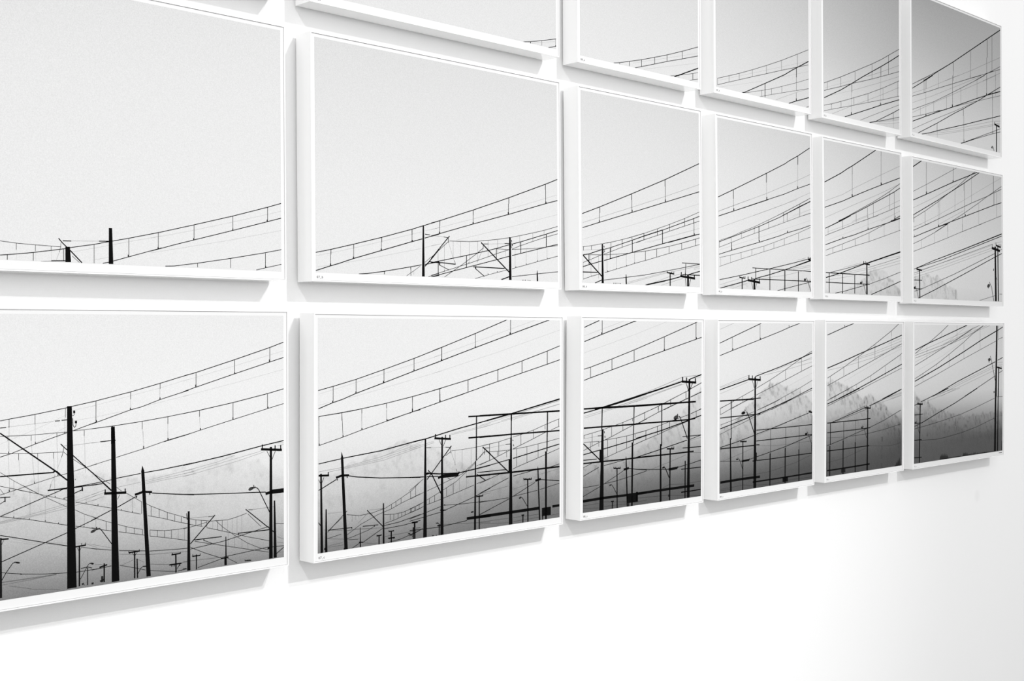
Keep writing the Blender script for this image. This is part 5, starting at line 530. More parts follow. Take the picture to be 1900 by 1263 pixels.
  ink='M1.1 14.3,567.2 95,588.3;K2.5,2.6 13.5,521.5 84.6,541.1 247.9,585.6 256.7,588.2;N2.7 85.5,540.3 85.5,497.8;N2.8 248.7,585.6 248.9,534.4;K4.6 87.6,503.8 87.6,496.5;K4.8 251.5,538.1 251.5,531.9;K2.3,2.4 13.6,480.1 86.8,496.5 252.4,532.4 378.7,560.4 434.4,574.4 503,588.7;E3.8 430.6,581.6 432,573.6;K3.5,3.6 13.8,366.4 178.4,395.7;K3.0,3.6 219.7,405.2 369.8,434.2 510.5,464.2 583.3,480.9;M1.1 13.8,376 178.4,410.1;M1.1 16.6,373.5 178.4,402.7;M1.1 14.6,353.1 178.4,388.3;M1.0 235,416 337.8,422.3;M1.4,1.4 337.8,422.3 416,439.6 505.8,448.2 583.3,465.1;M1.4 486.7,448.5 583.3,459.8;M1.3,1.4 274.9,408.7 406.8,423.2 583.4,448;K7.0,7.1 178.4,397.7 253.6,392.3;K5.0 182.7,411.2 182.7,397.6;K5.0 203.1,409.4 203.1,395.8;K5.1 250,405.6 250.1,393.1;K9.1 220.1,403.5 220,291.2;E2.6 203.1,391.5 214.1,366.8;E2.7 234.2,388.6 225.5,368.9;E1.8,1.9 15.5,304.9 78.8,321.5 114.5,332.3 213.2,360.6;E2.1,2.3 226.4,364.4 313,391.3 409.1,424.4 508.1,461.7 583.3,488.3;E1.9 83,301.9 144.2,318.8 213.3,335.8;E2.1,2.2 226.4,341.5 310.8,363.1 409.2,388.5 515.5,416.7 584.4,434.2;N2.2 146.7,342 146.8,318.7;N2.3 311.2,391.3 311.3,362.3;N2.4 409.1,423.9 409.2,388.5;N2.5 513.9,462.3 514,417.2;K3.1,3.2 14.7,330.2 148.5,329.2 253.8,330.5;K4.3 77.9,327.7 78,297.7;F1.0,1.1 270.6,327.3 416.2,362.6 584.5,408.4;E1.7,1.9 239.7,290.5 281.8,300.4 342.7,314.3 409.3,332 503.7,357.1 584.6,381.5;K2.6,2.8 295.3,288 370.1,302.9 453.9,321.3 584.7,353.5;E1.8 320.1,286.9 444.5,316.5 506.1,330.4 584.7,346.4;N2.0 281.8,300.4 281.9,288.6;N2.0 342.7,314.3 342.7,299;N2.1 409.3,332 409.4,316.6;N2.1 504.6,357 504.7,331;K3.1,3.2 14.9,328.8 83.3,328.7 212.4,327;E1.9,2.0 16.3,304.5 78.7,321.5 102.1,330.1;E1.9 16.3,283.8 83.4,303.6 144.8,319.6 178.4,328.4;E2.1 17.2,303.9 17.2,285.1;M1.9 83.3,328.1 83.4,303.6;M1.9 145.7,331.1 145.7,319.5;K4.3 78.6,327.8 78.4,197.8;K5.3,9.9 74.2,202.9 77.3,20.9;K3.4,3.5 15,273.1 144.9,274.7 217.4,274.8 251.8,275.6;K4.0,3.7 215.1,210.1 183.3,268.7 168.8,287.4;K-1.0 160.4,286.7 161.1,284 158.8,281.2 153.9,279.1 148,278.2 142.5,278.7 138.9,280.5 138.2,283.2 140.5,286 145.3,288.1 151.3,289 156.8,288.5;K3.5 158.2,294.8 161.1,289.1;K9.8,17.6 220.2,328.1 218.4,20.8;E1.6,1.7 16.4,249.6 78.8,260.3 142.5,272.1 212.4,284.8;E1.9,2.0 229.6,288.7 281.5,298.9 342,312.4 372.6,320.6;M1.8 23.2,250.3 23.2,243;M1.9 143,272.1 143,248.7;M2.0 281.5,298.9 281.6,280.7;M2.0 342.5,313.3 342.5,299.1;K3.1,3.2 16.4,237.2 78.8,248.1 212.5,272.3;K2.7,2.8 232.1,276 342,296.3 450.7,318.9;K3.1 246.8,277.3 316.7,291.7;E1.7,1.7 16.4,219.1 83.5,235.6 144.9,249.4 212.5,265.9;E1.7 229.6,269.2 286.6,281.8 419.3,308.7;K2.4,2.5 16.5,175.2 97.7,185.6 212.6,203.3;K2.4,2.5 227.3,206.6 327,222.4 560.7,264;M1.2 227.3,201 306.8,215.9 419.5,236.8;K2.9,3.1 227.3,220.5 327,220.5 582.7,220.7;K3.0,3.2 227.4,183.4 317,183.7 582.8,184.5;K2.9,3.1 230,116.3 317.1,115.5 583,117.5;K4.9,5.2 205.7,43.9 394,43.9 583.3,45.2;N3.5 315.4,221.1 315.6,132;N3.7 497.7,218.7 497.9,136.6;N3.6 411.2,220 411.4,146.8;K6.4 312.5,135 310.8,22.1;K6.5 407.7,147.9 406.5,21.6;K5.8 496.3,136.7 496.7,21.6;K3.5 583.7,254.6 583.9,20.9;K3.7,3.8 16.5,170.7 74.3,170.3 212.7,169.3;K3.5 227.4,170.3 246.1,169.6;M1.0,1.7 239.7,166.7 347.5,159.6 472.3,160.1 582.9,161.8;K5.2 147.4,189.3 146.8,21.4;K3.8 130.8,187.6 169,185.2;N3.8 153.7,191.7 153.7,186.2;N3.8 165.7,190.9 165.7,185.4;E2.0 16.6,129.4 140.4,120.7;K6.7 140.4,120.2 184.6,121.9;K4.5 183.6,121.9 188.5,125.7;E2.2 183.6,123.3 212.8,126.7;K2.2,2.4 229.9,129.1 404.1,151.6 582.8,182.4;M1.3,1.4 18.9,127.4 79,136.5 207.8,160.5;M1.3,1.5 150.1,72.1 208,68.7 317.2,72.4 472.5,90.4 583.1,111.6;M1.3 79.1,58.9 140.5,68.7;E3.4,2.8 145.2,94.5 129.9,123.2 121.4,130.7;K-1.0 119.5,128.3 118.4,127.2 115.8,126.6 112.5,126.7 109.2,127.4 107,128.6 106.3,129.9 107.3,131 109.9,131.6 113.2,131.5 116.5,130.8 118.8,129.6;E2.0 115.7,134.6 120.4,130.7;K8.0,8.3 16.7,58.8 145.3,60.1 249.8,59.1;K4.5 227.9,143.8 227.5,115.9;K3.2 204,116.3 227.5,115.9;K34.6 408,46.5 408.1,27.8;M1.4 19,35.7 140.6,38.5 150.1,39 208.1,31.1;M1.4 19,31.7 74.5,30.7;M1.4,1.5 227.7,32.2 317.3,27.1 394.1,29;M1.5 420,32.5 580.6,30.7;K5.9 560.7,269 584.2,264.9;K4.1 564.5,273.8 564.5,267.3;K4.1 574.3,273.3 574.3,266.8;K-1.0 553.3,190.3 553.2,188.4 550.9,186.7 546.9,185.7 542.2,185.5 538.2,186.4 536,187.9 536,189.8 538.4,191.5 542.4,192.5 547,192.7 551,191.9;E2.8 550,197 558.2,189.8;E3.0 558.2,188.3 582.9,148.5;K6.3 582.4,148.5 582.5,122'),
 dict(w=599.2, h=600.0, m=((1.000000, -0.000001, -0.000228, 2.307923), (0.000000, 0.999993, -0.003716, -0.058623), (0.000228, 0.003716, 0.999993, 2.545539), (0.000000, 0.000000, 0.000000, 1.000000)),
  label='square framed photograph in the top row, second from the right end', text='10_a', white=0.930, seed=13, gapt=9.15, gapb=7.54,
  tones=[(0, 180, 172), (0.6, 205, 196), (0.85, 220, 210), (1, 226, 212)],
  ink='E2.2,2.5 17.2,130.1 39.8,137.6 135.7,169.2 243,207.3 371.5,253.6 446.8,283 502,307.5 586.4,344.3;N2.6 39.8,137 39.6,108.5;N2.7 135.7,168.6 135.4,134.5;N2.8 241.2,206.2 240.9,160.7;N2.9 370.9,252.9 370.5,196.1;N3.0 500.7,306.4 500.1,231.8;E2.1,2.2 17,102 39.6,108.5 135.4,133 211.3,154.3 303.3,177.4 374.1,195.7 501.4,231 585.7,254.9;K3.2,3.6 17.9,75.8 135.3,120 216.9,155.9 291.8,190 440.5,253.4 520.3,288.7 586.2,319.6;N4.1 216.9,155 216.7,122.3;N4.4 439.2,251.7 439,215.4;M2.1 213.9,121.9 213.3,43;M2.2 437.2,215.2 436.4,109.5;K5.5 212.7,45.9 212.7,37.1;K5.8 436.4,111 436.3,101.1;K5.2 68.5,58.1 68.5,56.7;F1.2 23.5,113.4 211.3,165.4;M1.4,1.5 326.9,197.9 434.2,229.8 585.9,279.5;F1.2 61.1,90 216.7,128.7;M1.2,1.3 216.7,128.7 440,191.4 585.5,234.9;E1.9,2.1 16.6,47.8 69,59.6 137.8,77.6 233.6,104.1 338.1,133.5 458.1,172.2 585.4,217.3;E1.7,1.9 16.5,26.8 68.9,39.6 137.6,54.5 233.4,75.3 337.9,99.3 457.7,125.9 586.8,157.1;N2.6 69.6,59.7 69.4,40.2;N2.7 137.8,77.1 137.6,54.5;N2.8 232.5,103.3 232.3,75.2;N2.8 338.7,133.6 338.5,99.4;M2.6 455.6,171 455.3,124.6;M2.7 573.4,213.1 573,154.7;M1.4,1.5 74.2,23.1 210.6,68.9 326.2,104.9 433.6,139.3 585.2,190.8;K3.0,3.2 164.1,22.5 213.2,36.6 349.5,75.5 436.3,101.1 586.7,142;E1.5,1.5 280.2,23.8 349.3,46.3 586.6,121.7;K2.5,2.8 349.1,22.4 396.7,32.5 537.4,84.2 586.4,103.5;E2.3,2.4 396.7,31.9 475.4,47.8 586.2,72.4;K3.2 349.1,22.4 396.7,32.5;N3.8 537.4,83.3 537.2,55.2;M2.3 538.4,55.3 538.2,23.2;M1.1 420.7,35.3 586.1,65.6;M1.1 420.7,32.3 586.1,61;M1.1 408.6,26.4 481.4,32.8 586,50.2'),
 dict(w=599.2, h=600.0, m=((1.000000, -0.000000, -0.000506, 2.309083), (0.000000, 1.000000, -0.000961, -0.058623), (0.000506, 0.000961, 0.999999, 1.877414), (0.000000, 0.000000, 0.000000, 1.000000)),
  label='square framed photograph in the middle row, second from the right end', text='10_b', white=0.925, seed=14, gapt=7.69, gapb=7.27,
  tones=[(0, 212, 205), (0.3, 222, 213), (0.7, 231, 224), (0.9, 230, 222), (1, 224, 212)],
  ridge=(0.16, [(29.9, 29.6), (125.5, 21.7), (285.3, 76.9), (335.0, 115.9), (410.4, 129.1), (474.1, 120.7), (538.6, 73.6), (586.6, 42.4)]),
  ink='K3.3,3.6 15.8,432.5 131.3,475 174.7,494.4 223.6,513.9 395.5,588.9;N3.4 214.8,511.4 214.4,477.4;N3.7 436.9,587.9 436.7,571;N2.4 214.4,477.4 213.4,401.8;N2.6 436.7,571 435.3,463;K6.9 213,402.3 212.9,394.2;K7.3 435.9,465.2 435.8,456.6;K2.8,3.1 16.1,339 144.3,371.6 217.3,393.8 332.2,427.1 440.5,457 588.6,497;M1.4,1.6 18.2,362.8 144.6,396.5 217.6,423.5 435.7,495.5 589.2,544.9;M1.4,1.6 17.5,301.2 221.8,362.1 424.4,420.6 584.5,471.5;E2.3,2.5 119.5,294.8 241.1,338.3 372.3,384.4 455.6,416.5 503.4,435.9 588.3,474.4;K2.8,3.1 112.4,294.4 241.1,334.5 326.3,363.2 455.5,407.4 538.1,436 588.1,456.6;N2.4 242.1,337.1 241.7,302.4;N2.5 327.3,362.5 326.7,318.5;N2.5 372.8,381.9 372.1,326.5;N2.6 502.3,434.5 501.4,362.4;N2.6 539.7,435.4 538.3,326.7;E2.0,2.1 290.4,305.5 371.6,325.7 499.8,360.4 588.8,385.6;M1.3,1.4 211.2,298.5 397.6,348.8 587.4,408;M1.2 433.4,314.4 588.5,364.9;E2.6 539.4,328.1 588.2,345.7;K3.0 509.9,319.1 589.8,335.7;K2.9,3.0 18.1,261.5 41.1,268.6 141.3,300.8 201.4,320.1;E1.8,1.9 45.9,269.4 143.8,299.6 193.8,317.5;M2.3 38.7,267.7 38.4,241.1;M2.4 242.9,322.8 242.6,295.4;N2.7 141.3,299.5 140.9,267.3;E2.0 17.7,234.5 38.4,240.6 138.4,266.4 244.1,294.2 374.3,326.6 406.3,333.4;M1.1,1.1 31.3,248.3 178.4,285 327,325.6;F1.1,1.1 20.3,213.7 143.1,245.6 331.8,294.2 509.3,340.1;K2.7,2.9 18.8,201 88.8,217.9 142.9,230.7 228.3,249 331.6,274.9 454.3,302.9 547.7,324.1 589.8,335;K5.0 143,237.1 142.9,230.2;K5.3 331.7,282.3 331.6,274.9;M2.5 331.7,328.6 331.1,281;E1.9,2.2 20,180.8 69.1,192.5 137.7,209.4 233.2,233.6 339.3,262.9 454.2,300.2 520,320.5 587.1,343;E1.8,1.9 19.7,159.9 71.3,172.3 137.5,186.7 235.4,207.7 341.5,229.5 456.4,256 580.7,285.4 589.2,287;N2.6 70.5,192.1 70.3,172.2;N2.7 137.7,208.6 137.5,187;N2.8 233.7,233.6 233.4,207.6;N2.8 339.3,262.1 338.9,229.9;M2.2 456.4,299.6 455.8,256;M2.3 578.6,333.7 577.9,285.8;E4.0 539.4,325.8 548,342.6;K4.4,5.8 324.7,144.7 452.6,171.9 590.8,200.7;K3.2,3.7 20.6,79.4 126.5,100.3 298.7,140.2;E2.3,2.4 53.5,99.9 161.4,117.7 298.7,142.3;M1.2 146.5,121.6 278.1,144.2;E1.5,1.5 329.7,127.7 463.2,152.7 590.5,178.2;M1.5,1.5 329.6,119.8 590.4,165.9;M1.5,1.5 329.5,109.2 590.2,154.9;M1.1 340.5,151.9 590.6,183.7;M1.2 146.3,100.5 314.1,125.8;M1.2 166.1,97.3 314,119.2;M1.2,1.3 19.6,69.8 216.2,92.4 313.8,108.7;M1.2 19.7,83.7 126.4,92.1;K3.4,3.6 19.9,98.3 141.3,98.3 340.9,98.5;K3.1,3.2 19.5,62.7 140.9,62.3 340.4,63.3;K2.1,2.2 86.4,24.1 140.5,30.4 318.4,60.8;E2.4,2.5 340.4,64.6 451.5,87.8 589.8,120.1;K3.0,3.2 352,23.8 461.8,50.4 590.4,83.1;K4.6 44.3,97.1 43.4,24.9;K4.7 139.3,97.7 138.4,24.4;K4.8 228.4,95.9 227.5,25.1;K6.6 136.5,28.3 137.4,23.7;K8.5,10.7 320,145.8 319.5,23.7;K5.5 292.5,142.1 342.4,139.3;K4.6 296.2,151.5 296.1,142.2;K4.6 309.7,151.2 309.6,141.4;K4.6 320.6,148.5 320.5,143.2;K-1.0 281.4,70.1 283,68.3 282.5,66.2 280,64.4 276.1,63.4 272,63.4 268.7,64.4 267.1,66.2 267.6,68.3 270.1,70.1 274,71.2 278.1,71.2;E2.9 279.8,74.7 290,67.2;E3.3 292.6,64.6 312.8,25.6'),
 dict(w=599.2, h=600.0, m=((1.000000, 0.000004, 0.000334, 2.308411), (0.000000, 0.999928, -0.012027, -0.058623), (-0.000334, 0.012027, 0.999928, 1.200011), (0.000000, 0.000000, 0.000000, 1.000000)),
  label='square framed photograph in the bottom row, second from the right, misty mountain behind gantry', text='10_c', white=0.865, seed=15, gapt=13.59, gapb=8.36,
  tones=[(0, 222, 214), (0.3, 222, 213), (0.47, 215, 212), (0.57, 192, 196), (0.64, 173, 170), (0.71, 152, 133), (0.81, 118, 96), (0.905, 95, 84), (1, 84, 80)],
  ridge=(0.24, [(18.5, 378.3), (56.3, 383.3), (114.0, 373.8), (212.6, 346.6), (273.3, 299.4), (334.6, 322.2), (397.5, 284.3), (439.9, 276.4), (483.1, 244.9), (575.1, 212.9)]),
  hills=[(0.13, [(19.5, 232.9), (233.3, 259.7), (322.7, 270.5), (440.2, 238.3), (505.2, 188.4), (575.5, 167.6)])],
  ink='K2.9,3.0 17.7,544.5 142.7,574.5 210.6,589.3;E4.3 140.8,582.2 141.8,574.5;E2.3,2.8 18.8,385.6 39,392 136.9,424.1 242.6,462.5 276.1,474.3 368.8,509.4 497.1,560.7 556.5,588.9;N2.6 39.9,392 40.1,364.2;N2.7 136,423.4 136.3,390.4;N2.8 242.1,462.5 242.4,417.3;N2.9 367.8,508.7 368.3,451;N3.0 497.2,559.4 497.3,540.4;M1.9 496.3,540.4 496.7,487.2;E2.3,2.5 18.1,357 39.2,363.1 137.2,389.2 242.9,416.8 369.3,450.2 454.4,473.7 497.8,485.9 582.4,509.5;K3.7,3.6 18.5,422.3 116,442.5 237.7,469.9 305.1,484.4 428.8,509.8 582.1,544.1;M1.4,1.5 20.8,414.4 139.2,426.5 242.7,440.5 369.2,458.4 454.4,473.7;M1.5,1.6 237.8,457.7 369,479.6 582.3,521.1;M1.5,1.6 204.6,447.2 369.1,472.1 582.4,509.5;M1.6 379.1,460.8 479.9,482.3 582.5,499.3;M1.4 474.5,510.1 582.2,532.6;F1.3 106.9,430.6 233.1,448;F1.2 139.6,371.1 305.6,417.3 454.5,459.8 582.6,490.3;E2.1,2.6 35.1,308.2 135.3,332.7 231.4,357.7 335.2,387 449.8,425.1 568.1,464.8 582.8,471.6;M2.3 71.2,315.7 71.2,306.9;M2.3 135.3,332.7 135.4,314.7;M2.4 230.5,356.5 230.7,333.3;M2.5 336.2,387 336.5,354.8;M2.6 450.8,424.6 451.1,381.8;M2.7 569.2,464.8 569.3,443;K3.4,3.7 94.1,306 231.6,338.2 369.9,372.5 583.1,427.9;E1.9,1.9 117,305.7 231.7,329.6 335.5,354.3 450.1,381.3 571.2,409.7 583.3,411.5;K3.0 428.1,294 507,311.9 581.4,327.9;M1.4 455.9,293 581.5,313.3;M1.4 486.6,291.9 581.5,309.5;M1.4 502,291.3 581.6,303;E2.1 18.9,302.9 70.4,314.9 134.5,332.3 177.9,342.2;K3.3,3.5 19,289.9 134.6,314 252.6,341.3;E1.9,1.9 19.1,282.2 70.5,294 134.6,309 283.5,340.4;M2.0 70.4,314.9 70.5,294;M2.0 135,332.3 135.2,309.8;K2.7,2.9 326.6,270.4 433.8,291.9 580.9,326.9;E1.6 329.5,272 433.8,294.8;M1.3,1.4 363.9,275.6 481.3,288.7 581.1,304.5;M1.4 445.6,295.9 581,316.5;M1.3 463.3,298.2 581,312;K2.8,2.9 55.2,221.1 167.7,241.8 289.7,265;E1.5 156.8,245.7 289.7,271.3;E1.5,1.5 87,223.7 211.6,243.2 306.8,259.1;K3.4,3.6 18.5,219.6 211.8,219.9 335.6,221.8;K3.1,3.3 18.8,183.7 206.6,184.4 334.7,186.3;E2.4,2.5 18.1,136 135.8,154 223.3,170.2 307.4,184.2;E2.6,2.7 330.2,187.4 440.4,209.5 578.5,244.8;K3.4,3.6 18.2,116.7 136.1,116 326.1,117.4;K5.2,5.5 18.7,43.5 213.2,44.9 330.2,46.4;K4.6 41,219 41.1,137.4;E3.4 136.4,219.4 136.4,148.3;N3.1 223.5,220 224.1,137.4;K6.5 38,134.8 37.7,21.9;K6.4 132.6,148.5 131.9,22.3;K6.2 220.8,137.6 221.1,22.4;K7.1,10.7 314.7,269.7 311.5,22.1;K5.4 289.7,264.7 337,261.6;K4.2 292.5,273.5 292.6,264.9;K4.2 303.8,273.1 303.9,264.4;K4.3 335.2,270.1 335.3,262.3;D-1.0 279.6,191.5 279.7,189.7 277.7,188 274,187.1 269.8,187 266,187.8 263.8,189.4 263.7,191.2 265.7,192.8 269.4,193.8 273.7,193.9 277.4,193;E2.2 273.3,197.5 284.7,191.2;E3.1 285.8,186.8 307.7,148.2;E31.2 133.9,44.6 134.1,27.7;M1.7 18.9,165 141.2,160.7;E1.8,1.9 195.7,161.8 307.5,164.1 440.7,173.7 577.8,188.6;M1.6,1.7 325,116.9 423.5,110.2 494.8,107 573.5,113.4;M1.4,1.6 19.6,72.5 141.8,82 302.3,109.7;M1.8 141.2,159.3 195.7,161.8;F5.8 426.8,281.9 427,262.9;F5.9 436.3,281.6 436.4,262.5;F5.8 431.7,267.1 431.7,262.7;F11.1 431.8,248 432,227.5;F11.0 428.6,207.2 428.8,183.7;F11.0 427.8,169.1 427.8,160.3;F11.0 425,145.8 425.2,126.8;F11.1 430.9,145.5 431.1,126.4;F11.0 425.9,110.6 426,93.1;F11.0 424.4,75.6 424.6,59.5;F11.0 424.1,43.4 424.2,25.8;N2.3,26.6 567.9,54 565.2,21.3;N2.3,21.9 554.6,46 556,22;N2.3,21.9 543.7,37.8 543.8,21.4;E3.7,6.5 528.6,24 577.4,22.8'),
 dict(w=859.4, h=600.0, m=((0.999995, 0.000012, 0.003145, 2.986137), (0.000000, 0.999993, -0.003716, -0.058623), (-0.003145, 0.003716, 0.999988, 2.549651), (0.000000, 0.000000, 0.000000, 1.000000)),
  label='wide framed photograph at right end of top row, grey sky with bold diagonal wire', text='11_a', white=0.800, seed=16, gapt=9.15, gapb=7.54,
  tones=[(0, 162, 164), (0.3, 180, 172), (0.6, 198, 188), (0.85, 212, 204), (1, 214, 208)],
  ink='K3.3,4.6 113.6,243.4 249.9,305.2 379.2,361.5 709.8,515.2 854.3,582.4;E2.2,2.3 69.4,237 147.3,266 244.1,304.3 373.2,359.2;N4.8 381.6,360.5 381.4,323.5;N5.2 712.4,515.1 712,432.8;N3.0 380.8,323.4 380.6,281.8;N3.2 547.2,434.9 546.7,317.4;N3.3 762.2,535.5 761.5,378.8;N3.3 708.1,432.2 707.6,328.9;N2.8 118.1,253.8 118.1,244;N2.8 137.1,251.3 137.1,246.8;M2.5 247.5,299.5 247.5,284.7;M2.9 797.8,385.7 797.6,341.8;M1.6,1.7 307.8,271.3 378.9,294.4 546.8,349.6 709.3,406.7 853.6,456.5;E2.2,2.3 469.5,294.6 543.6,316.4 702.6,360.1 761.4,377.4 853.4,402.1;E2.4 587.4,311.6 709.1,361 853.4,415.8;K2.9 689.6,355.9 774.6,381.7;M1.7 670.1,323.5 797.7,366.9 853.3,385.8;E2.4,2.4 16.9,216.1 95.2,245.7 167.5,273.2;K3.2,3.4 16.9,199.3 135.4,250.7 193.8,277;N2.8 118.7,252.9 118.5,196.3;N3.0 375.6,303.7 375,170.9;N3.3 706.9,352.4 706.4,265.4;N4.1 134.9,249.8 134.7,215;M2.4 133.5,214.8 133,101.2;M2.5 245.9,284.7 245.7,231.9;M2.7 541.9,326.7 541.9,316.6;M2.9 798.5,362.9 798,273.4;K7.3 133.7,108.1 133.6,99.9;K7.8 373.2,179.1 373.1,169.2;K8.5 705.8,272.7 705.8,264.4;E2.3,2.5 18.4,167.2 120.8,195.3 176,211.1 246.9,232.1 386.6,271.4 544.4,316.1 648.9,343.9;M1.3,1.4 18.5,179.9 152.7,218.9 392.9,300.6 430.3,311.8;M1.3,1.5 18.3,140.8 181.7,188.5 361.8,246.7 635.7,336.1;E2.1,2.4 18.2,113.3 86.1,133.4 205.1,169.6 318.9,210.7 455.1,261.2 609.3,319.1 685.5,349.3;M1.6,1.7 18.1,100.4 205.1,165.4 455.1,249.7 804,366.7;M2.8 86.1,132.1 85.9,98.1;M2.9 203.3,168 203.1,125.1;M3.0 318.9,209.9 318.7,153.7;M3.1 453.2,259.5 452.9,195.2;M3.2 610.6,317.9 610.3,234.8;E2.1,2.2 18,82.1 88.8,98.4 204.9,126.2 324.7,153.7;K3.3,3.6 19.7,65.6 134.8,100.1 240.4,131.2 330.8,156.7 379.9,170.1 582.8,229.7 708.5,264.8 855.5,302.2;E2.3 199,124.6 258.4,140.5;E1.8,1.9 392.3,173.1 518.3,203.8 628.6,230 855.4,283.2;K4.1,4.2 735.4,272.9 855.5,302.2;K2.8,3.2 64.6,22.2 231.3,82.4 392.2,144.8 479.9,175.9 622,229.1 708.5,264.8 855.6,323.8;E1.6,1.7 19.5,33.7 210.7,97 392.2,153.3 556.8,207.4;N4.2 233.1,81.8 233,52.6;N4.4 476.8,174 476.6,143.9;N4.8 766,286.8 765.8,251.2;M2.5 234.2,52.8 234,23.6;N3.1 479.8,144.3 479.3,29.7;N3.3 767.2,251.4 766.4,99.8;K3.0,3.4 97,21.9 169.3,35.6 240.1,52.9 479.6,105.7 648,144.8 855,191.6;M1.3,1.5 151.9,32.2 391.9,76.8 775.6,157.3;M1.3,1.5 151.8,28.1 391.8,68.3 775.5,142.5;M1.3,1.5 134.4,22 240,35.4 391.8,62.6 775.5,136.5;K3.6,3.7 452.7,22.5 485.6,30.4 582,55.5;E2.7,2.8 517.5,39.7 768.5,109 856.8,134.2;E2.7,2.7 582,54.9 768.5,100 856.7,119.2;N5.3 483.1,41.6 483.1,30.1;N5.7 769.9,109.1 769.8,98.7;K9.6 807,143.3 805.7,21.7;K7.7,7.7 784.4,145 838.7,138.6;M1.7 782.4,158.2 854.8,167;M1.2 796.1,149.4 854.8,158;M4.8 813.2,151.5 813.2,145.5;M4.8 823.6,152.7 823.5,142.2;M4.9 834,151 833.9,140.5;E5.8 786.5,155.7 786.5,145.3;K13.7,3.9 758,33.6 764.8,44.7;E4.6 771.6,42.5 780.4,24.1'),
 dict(w=859.4, h=600.0, m=((0.999999, 0.000001, 0.001514, 2.992889), (0.000000, 1.000000, -0.000961, -0.058623), (-0.001514, 0.000961, 0.999998, 1.872972), (0.000000, 0.000000, 0.000000, 1.000000)),
  label='wide framed photograph at right end of middle row, twin crossarm poles at its edge', text='11_b', white=0.785, seed=17, gapt=7.69, gapb=7.27,
  tones=[(0, 200, 188), (0.3, 210, 200), (0.7, 217, 210), (0.9, 216, 208), (1, 208, 202)],
  ridge=(0.16, [(20.7, 111.5), (141.9, 124.5), (223.2, 118.3), (320.8, 80.4), (395.7, 59.4), (410.2, -0.4), (833.9, 2.0)]),
